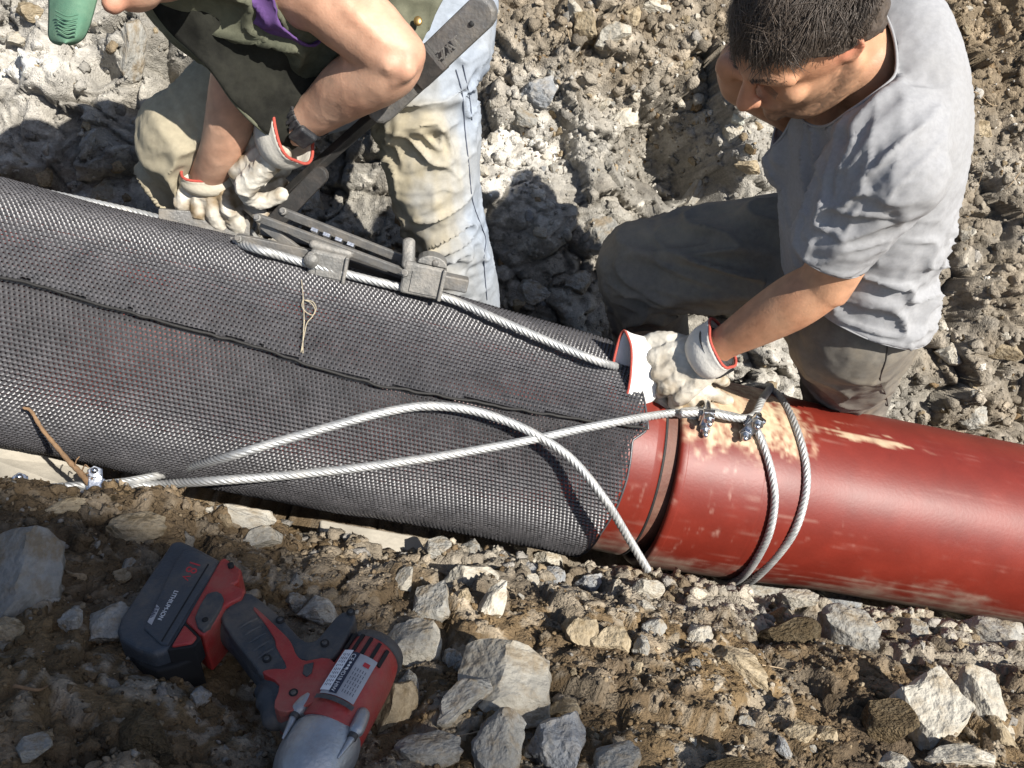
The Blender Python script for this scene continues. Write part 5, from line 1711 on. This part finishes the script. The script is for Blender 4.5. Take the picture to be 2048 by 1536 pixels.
# rounded hump with a screw on the upper edge, ears and the rod
hump = []
for k in range(9):
    t = pi * k / 8
    hump.append(c2 + ax2 * (.010 + .026 * cos(t)) + sd2 * (.030 + .017 * sin(t)))
m = len(hump)
Vh = np.array([p + o2 * .020 for p in hump] + [p - o2 * .016 for p in hump])
Fh = [tuple(range(m)), tuple(range(m, 2 * m))[::-1]] + [(i, m + i, m + (i + 1) % m, (i + 1) % m) for i in range(m)]
bevel(obj('jaw_hump', Vh, Fh, MCAST, j2, False), .002, 2)
obj('screw', *ball(c2 + ax2 * .014 + sd2 * .036 + o2 * .020, .006, .006, .003, (ax2, sd2, o2), 8), MSTEEL, j2)
obj('hinge_ear', *tube(crs([c2 - ax2 * .030 + sd2 * .020 + o2 * .012, c2 - ax2 * .032 + sd2 * .036, c2 - ax2 * .036 + sd2 * .055 - o2 * .01], 5), .007, .011, seg=12), MCAST, j2)
bevel(obj('spindle_end', *box(c2 + ax2 * .056 + sd2 * .004, ax2, sd2, o2, .022, .0125, .0125), MSTEEL, j2, False), .003, 2)
for x, y, d in ((517, 437, 1.618), (479, 479, 1.627), (624, 512, 1.630), (810, 547, 1.640), (568, 424, 1.668), (706, 507, 1.66)):
    p = J(x, y, d)
    pin = obj('pivot_pin', *tube(np.array([p, p + toc * .010]), .0066, seg=14, round_ends=False), MCAST, lt)
    bevel(pin, .0015, 2)
    obj('pin_head', *hexnut(p + toc * .012, toc, .0045, .004), MSTEEL, pin, False)
for k in range(4):
    p = J(630 + 24 * k, 462 + 9.5 * k, 1.672)
    obj('rail_slot', *box(p, nrm(J(826, 526, 1.70) - J(566, 424, 1.675)), CD(0, .3, -.9), CD(.3, .9, .2), .006, .0045, .003), MCLIP, lt, False)

J = P
# ------------------------------------------------------------------ cordless impact wrench on the near bank
iw = thing('impact_wrench', 'dusty red and grey cordless impact wrench lying on the near bank', 'impact wrench')


TO = P(520, 1340, 1.055)
_t1 = P(200, 1340, 1.055) - TO; _t2 = P(520, 1536, .945) - TO
TN = nrm(np.cross(_t1, _t2))
if TN @ TO > 0: TN = -TN


def TP(x, y, h=0):
    "point of the tool's middle plane, h metres above it"
    d = P(x, y, 1.0)
    return d * ((TO @ TN) / (d @ TN)) + TN * h


def plate(name, px, h0, h1, matr, bv, parent=iw, seg=3, smooth=False):
    "solid with this outline between heights h0 and h1 above the tool's middle plane"
    m = len(px)
    V = np.array([TP(x, y, h1) for x, y in px] + [TP(x, y, h0) for x, y in px])
    F = [tuple(range(m)), tuple(range(m, 2 * m))[::-1]] + [(i, m + i, m + (i + 1) % m, (i + 1) % m) for i in range(m)]
    o = obj(name, V, F, matr, parent, smooth)
    if bv: bevel(o, bv, seg, 28)
    return o


def smoothpx(px, per=4): return crs(np.array(list(px) + [px[0]], float), per)[:-1].tolist()


bat = plate('battery', [(246, 1298), (254, 1272), (338, 1142), (352, 1120), (372, 1116), (398, 1128), (450, 1156), (440, 1182), (352, 1336), (318, 1348), (284, 1336), (252, 1316)], -.036, .034, MTBAT, .010, seg=4)
plate('battery_face', [(300, 1298), (362, 1162), (378, 1140), (396, 1137), (444, 1163), (436, 1181), (348, 1332), (334, 1330)], .030, .0365, MTBAT, .002, bat, 2)
plate('groove', [(335, 1324), (337, 1326), (428, 1170), (426, 1168)], .030, .0369, MBLACK, 0, bat)
plate('battery_foot', [(245, 1306), (284, 1342), (318, 1356), (356, 1346), (404, 1326), (398, 1318), (350, 1336), (300, 1306), (262, 1286)], -.046, .012, MBLACK, .006, bat)
plate('release_button', [(380, 1289), (405, 1314), (395, 1327), (354, 1334)], .01, .0365, MTRED, .003, bat)
plate('button_gap', [(381, 1281), (412, 1313), (400, 1331), (346, 1339)], .0, .033, MBLACK, .001, bat)
foot = plate('rail', [(449, 1156), (458, 1152), (491, 1176), (486, 1200), (474, 1206), (498, 1216), (492, 1232), (461, 1248), (444, 1278), (418, 1310), (408, 1306), (381, 1280)], -.030, .034, MTRED, .005)
plate('rubber_pad', smoothpx([(424, 1231), (444, 1225), (458, 1240), (442, 1276), (418, 1306), (401, 1278)], 2), .02, .0385, MTBLK, .002, foot)
for x, y in ((471, 1172), (422, 1284)):
    obj('screw_hole', *tube(np.array([TP(x, y, .030), TP(x, y, .0395)]), .0038, seg=14, round_ends=False), MBLACK, foot)

# grip: swept body
gp = [(TP(452, 1248), .028, .022), (TP(490, 1262), .029, .030), (TP(528, 1300), .030, .029), (TP(560, 1345), .030, .030), (TP(598, 1400), .030, .036), (TP(640, 1440), .028, .036)]
gv = limb(gp, 6, seg=20, up=TN)
grip = fix_normals(obj('grip', *gv, MTBLK, iw))
plate('grip_rubber', smoothpx([(462, 1247), (498, 1216), (536, 1238), (574, 1272), (606, 1307), (632, 1314), (655, 1292), (686, 1257), (716, 1262), (690, 1322), (664, 1352), (626, 1356), (600, 1352), (580, 1372), (548, 1378), (527, 1382), (516, 1364), (476, 1312), (449, 1268)], 3), -.018, .0285, MTBLK, .009, grip, 4)
plate('red_stripe', smoothpx([(514, 1253), (520, 1250), (568, 1296), (588, 1318), (600, 1345), (618, 1356), (665, 1352), (690, 1400), (600, 1455), (556, 1450), (566, 1405), (532, 1380), (556, 1372), (580, 1370), (560, 1330), (556, 1312), (536, 1280)], 3), -.015, .0305, MTRED, .004, grip, 3)
for k in range(5):
    a = (484 + 9 * k, 1288 + 15.5 * k); b = (520 + 8.5 * k, 1270 + 15 * k)
    obj('grip_rib', *tube(np.array([TP(a[0], a[1], .0265), TP((a[0] + b[0]) / 2, (a[1] + b[1]) / 2, .0292), TP(b[0], b[1], .0285)]), .0022, seg=8), MTBLK, grip)
for x, y in ((567, 1274), (541, 1352), (594, 1421), (655, 1321), (706, 1258)):
    sc = obj('screw_hole', *tube(np.array([TP(x, y, .024), TP(x, y, .0312)]), .0052, seg=16, round_ends=False), MBLACK, grip)
    obj('screw_head', *tube(np.array([TP(x, y, .031), TP(x, y, .0316)]), .0032, seg=12, round_ends=False), MTBLK, sc)
trg = limb([(TP(530, 1384, .0), .013, .012), (TP(546, 1392, .004), .017, .022), (TP(556, 1412, .004), .017, .022), (TP(552, 1440, .0), .012, .016)], 5, seg=16, up=TN)
fix_normals(obj('trigger', *trg, MTBLK, iw))
plate('switch_lever', [(615, 1366), (634, 1361), (630, 1382), (620, 1390), (612, 1384)], .02, .0325, MTBLK, .0012, grip)

# motor housing along its own axis
ha, hb2 = TP(756, 1292, -.004), TP(652, 1470, -.004)
hx = nrm(hb2 - ha)
hside = nrm(np.cross(TN, hx))
hou = limb([(ha + hx * .006, .034, .030), (ha + hx * .02, .038, .034), (TP(722, 1352, -.004), .040, .037), (TP(686, 1412, -.004), .0405, .0385), (TP(664, 1450, -.004), .040, .0385), (hb2, .039, .038)], 6, seg=36, up=TN, round_ends=False)
house = bevel(obj('motor_housing', *hou, MTRED, iw), .002, 2)
cap_ = limb([(ha - hx * .004, .026, .026), (ha + hx * .002, .033, .034), (ha + hx * .010, .0372, .0365), (ha + hx * .016, .0375, .0362)], 5, seg=32, up=TN, round_ends=False)
fix_normals(obj('rear_cap', *cap_, MTBLK, iw))
nose = limb([(TP(654, 1466, -.004), .0365, .0365), (TP(650, 1476, -.004), .0385, .0405), (TP(638, 1498, -.004), .039, .042), (TP(618, 1534, -.004), .038, .040), (TP(600, 1568, -.004), .032, .033), (TP(582, 1598, -.004), .020, .020), (TP(566, 1626, -.004), .0085, .0085), (TP(555, 1646, -.004), .0085, .0085)], 6, seg=40, up=TN)
no_ = fix_normals(obj('nose', *nose, MTALU, iw))
hh = .0385


def onH(t, w, lift_=0):
    "on the housing: t metres along from the rear, w metres across"
    rr = .0365 + min(t, .06) * .05
    c = ha + hx * t
    ang = w / rr
    return c + (hside * sin(ang) + TN * cos(ang)) * (rr + .0022 + lift_)


def patch(name, t0, t1, w0, w1, matr, lift_, parent, taper=0, n=6):
    V = []
    for i in range(n + 1):
        for j in range(n + 1):
            t = t0 + (t1 - t0) * i / n; w = w0 + (w1 - w0) * j / n
            V.append(onH(t, w + taper * (i / n) * (1 if j < n else 0), lift_))
    F = [(i * (n + 1) + j, i * (n + 1) + j + 1, (i + 1) * (n + 1) + j + 1, (i + 1) * (n + 1) + j) for i in range(n) for j in range(n)]
    return obj(name, V, F, matr, parent)


# which side of the axis lies towards the grip (negative w or positive)
gs = 1 if (TP(600, 1400) - TP(700, 1400)) @ hside > 0 else -1
for k in range(5):
    w = (.020 - .0118 * k) * gs
    V, F = [], []
    t0 = .014 + .0022 * k; t1 = t0 + .026
    sl_ = [onH(t0, w - .0022, .0004), onH(t0, w + .0022, .0004), onH(t1, w + .0022, .0004), onH(t1, w - .0022, .0004)]
    q = [onH(t0, w - .0022, -.006), onH(t0, w + .0022, -.006), onH(t1, w + .0022, -.006), onH(t1, w - .0022, -.006)]
    obj('vent_slot', np.array(sl_ + q), [(0, 1, 2, 3), (4, 7, 6, 5), (0, 4, 5, 1), (1, 5, 6, 2), (2, 6, 7, 3), (3, 7, 4, 0)], MBLACK, house, False)
lab = patch('name_plate', .046, .108, -.024 * gs, .016 * gs, MGLAB, .0008, house)
wl = patch('white_strip', .044, .104, .006 * gs, .0175 * gs, MWLAB, .0016, lab)
bl = patch('dark_strip', .046, .106, -.003 * gs, .0058 * gs, MINK, .0015, lab)
rs = patch('rear_strip', .110, .116, -.026 * gs, .018 * gs, MTBLK, .0022, house)


def lab_text(body, size, t, w, matr, parent, lift_):
    p = onH(t, w, lift_)
    ang = w / .0385
    up_ = -gs * (hside * cos(ang) - TN * sin(ang))
    dx = hx
    if np.cross(dx, up_) @ TN < 0: up_ = -up_
    return text(body, size, p, dx, up_, matr, parent, depth=.0001)


sgn_up = 1 if np.cross(hx, hside) @ TN > 0 else -1     # reading direction runs down the housing
lab_text('CE', .0085, .049, (.0014 - .0035 * sgn_up) if gs > 0 else (-.0014 - .0035 * sgn_up), MTXW, bl, .0019)
lab_text('HD18 HIW', .0068, .072, (.0014 - .0028 * sgn_up) if gs > 0 else (-.0014 - .0028 * sgn_up), MTXW, bl, .0019)
for k in range(3):
    obj('symbol', *tube(np.array([onH(.0625 + .0042 * k, .0014 * gs, .0017), onH(.0625 + .0042 * k, .0014 * gs, .0020)]), .0017, seg=12, round_ends=False), MTXW, bl)
for k in range(4):
    r_ = random.Random(k)
    for q in range(9):
        t = .050 + .0056 * q
        ln = r_.uniform(.002, .0045)
        w = (.0085 + .0022 * k) * gs
        obj('print', np.array([onH(t, w, .0019), onH(t + ln, w, .0019), onH(t + ln, w + .0007, .0019), onH(t, w + .0007, .0019)]), [(0, 1, 2, 3)], MINK, wl, False)
for k in range(5):
    w = (-.0065 - .003 * k) * gs
    for q in range(6):
        t = .066 + .0062 * q
        obj('print', np.array([onH(t, w, .0012), onH(t + .0042, w, .0012), onH(t + .0042, w + .0006, .0012), onH(t, w + .0006, .0012)]), [(0, 1, 2, 3)], MINK, lab, False)
patch('red_mark', .055, .061, -.019 * gs, -.012 * gs, MTXR, .0013, lab, n=2)
for w in (.034 * gs, -.040 * gs):
    a = onH(.108, w, -.002); b = onH(.120, w, .001); c = onH(.128, w, .002); d = onH(.165, w * .96, .000)
    boss = obj('screw_boss', *tube(crs([a, b, c], 4), .0085, seg=16), MTALU, no_)
    obj('screw', *tube(np.array([c + hx * .002, c + hx * .012]), .0055, seg=12, round_ends=False), MDARK, boss)
    obj('rib', *tube(np.array([c + hx * .012, d]), [.0042, .0015], seg=10), MTALU, no_)

# lettering on the battery: it reads from upper right to lower left, upside down for us
tdx = nrm(TP(330, 1290, 0) - TP(400, 1165, 0)); tdy = nrm(TP(420, 1235) - TP(365, 1205)); 
if np.cross(tdx, tdy) @ TN < 0: tdy = -tdy
sgn = 1 if tdy @ (TP(420, 1235) - TP(365, 1205)) > 0 else -1


def bat_text(body, size, x, y, matr, shear=0):
    return text(body, size, TP(x, y, .0368), tdx, tdy, matr, bat, depth=.0002, shear=shear)


bat_text('18', .0225, 394 if sgn > 0 else 410, 1160, MTXR, .25)
bat_text('V', .0150, 379 if sgn > 0 else 390, 1189, MTXR, .25)
bat_text('LITHIUM-ION', .0082, 361 if sgn > 0 else 370, 1222, MTXW, .2)
plate('capacity_mark', [(326, 1251), (332, 1257), (316, 1292), (308, 1286)], .036, .0370, MGLAB, 0, bat)
text('3.0Ah', .0078, TP(324 if sgn > 0 else 330, 1255, .0373), tdx, tdy, MINK, bat, depth=.0002)

# ------------------------------------------------------------------ roots, string
rt = tag(fix_normals(obj('root', *tube(crs([J(48, 816, 1.33), J(62, 822, 1.335), J(84, 858, 1.35), J(112, 892, 1.36), J(140, 925, 1.365), J(160, 945, 1.37), J(184, 975, 1.385)], 6), np.linspace(.0022, .0050, 37) * (1 + .12 * np.sin(np.arange(37) * 2.1)), seg=10), MTWIG)),
         'brown root sticking up out of the soil in front of the mesh', 'root')
for i, (pts, lab_) in enumerate(((((150, 935, 1.365), (152, 922, 1.36), (158, 914, 1.36)), 0), (((163, 944, 1.37), (170, 930, 1.365), (176, 934, 1.365)), 0), (((166, 950, 1.37), (178, 946, 1.37), (184, 958, 1.375)), 0))):
    obj('rootlet', *tube(crs([J(*p) for p in pts], 5), .0011, seg=6), MTWIG, rt)
js = tag(obj('jute_string', *join([tube(crs([J(606, 540, 1.46) if False else cyl_hit(x, y, 2, RM + .0175) for x, y in q], 6), .0008, seg=6) for q in
      ([(603, 560), (606, 590), (608, 640), (604, 700)], [(609, 600), (622, 606), (630, 620), (624, 634), (614, 646), (608, 672), (602, 704)], [(607, 596), (604, 612), (612, 624), (626, 630), (632, 616), (626, 604), (612, 600)], [(609, 640), (606, 680), (606, 706)])]), MJUTE),
      'thin frayed jute string tied into the mesh', 'string')


def ground_root(pts, r, label, matr=MROOT):
    q = []
    for i, (x, y) in enumerate(pts):
        p, n = on_ground(x, y)
        if p is None: return
        q.append(p - nrm(p) * (.004 + .006 * rnd.random()))
    path = crs(q, 6)
    o = obj('root', *tube(path, np.linspace(r, r * .45, len(path)), seg=7), matr)
    tag(o, label, 'root')


ground_root([(1060, 1290), (1000, 1440), (960, 1462), (890, 1476), (850, 1478)][1:], .0011, 'thin pale root running to the left of the tall grey slab')
ground_root([(1525, 1330), (1560, 1336), (1588, 1342), (1620, 1330)], .0010, 'thin curled root below the muddy stone on the right bank')
ground_root([(1588, 1290), (1600, 1310), (1606, 1330), (1598, 1344)], .0009, 'thin root hanging from the muddy stone on the right bank', MTWIG)
ground_root([(1925, 180), (1955, 186), (1980, 208), (1996, 212)], .0013, 'pale root on the brown bank right of the bright shirt')
ground_root([(2040, 345), (2020, 370), (2000, 385)], .0012, 'pale root at the right edge beside the bank')
ground_root([(1965, 345), (1958, 366), (1950, 384)], .0011, 'short pale root right of the shirt back')
ground_root([(1135, 60), (1142, 85), (1160, 104), (1166, 126)], .0012, 'fine root hanging below the ochre stone on the bank')
ground_root([(1700, 1262), (1780, 1236), (1800, 1226)], .0012, 'thin brown root above the middle of the right bank', MTWIG)
ground_root([(30, 1372), (75, 1380), (95, 1372)], .0022, 'brown twig in the shade at the lower left', MTWIG)

# ------------------------------------------------------------------ the tree whose shade lies over the tool
def shade_tree(target, dist, r1, r2, seed, nleaf):
    r = np.random.default_rng(seed)
    c = target - SUN * dist
    t = thing('tree', 'leafy tree behind the near bank shading the power tool', 'tree')
    foot = np.array([c[0] + .5, c[1] - .4, target[2] - .5])
    e1 = P(750, 1380, 1.05) - P(0, 1380, 1.05); e1 = nrm(e1 - (e1 @ SUN) * SUN); e2 = np.cross(SUN, e1)
    top = c + np.array([0, 0, .3])
    path = crs([foot, foot * .6 + c * .4 + np.array([.12, .1, 0]), c, top], 8)
    obj('trunk', *tube(path, np.linspace(.16, .03, len(path)), seg=12), MTWIG, t)
    clumps = []
    for k in range(26):
        v = nrm(r.normal(size=3)) * r.uniform(.25, 1); clumps.append(c + e1 * v[0] * r1 + e2 * v[1] * r2 + SUN * v[2] * .5)
        a = path[int(r.integers(len(path) * 2 // 3, len(path)))]
        obj('branch', *tube(crs([a, (a + clumps[-1]) / 2 + r.normal(size=3) * .06, clumps[-1]], 5), np.linspace(.035, .008, 11), seg=6), MTWIG, t)
    Vl, Fl = [], []
    for k in range(nleaf):
        q = clumps[k % 26] + r.normal(size=3) * .075
        a = nrm(r.normal(size=3)); b = nrm(np.cross(a, r.normal(size=3)))
        l = r.uniform(.035, .07)
        n0 = len(Vl)
        Vl += [q - a * l, q + b * l * .45, q + a * l, q - b * l * .45]; Fl.append((n0, n0 + 1, n0 + 2, n0 + 3))
    o = obj('crown', np.array(Vl), np.array(Fl), mat('leaf_green', (.05, .09, .025), .6, .3, 6), t, False)
    tag(o, kind='stuff')


shade_tree(P(260, 1400, 1.03), 11.0, .50, .26, 3, 560)
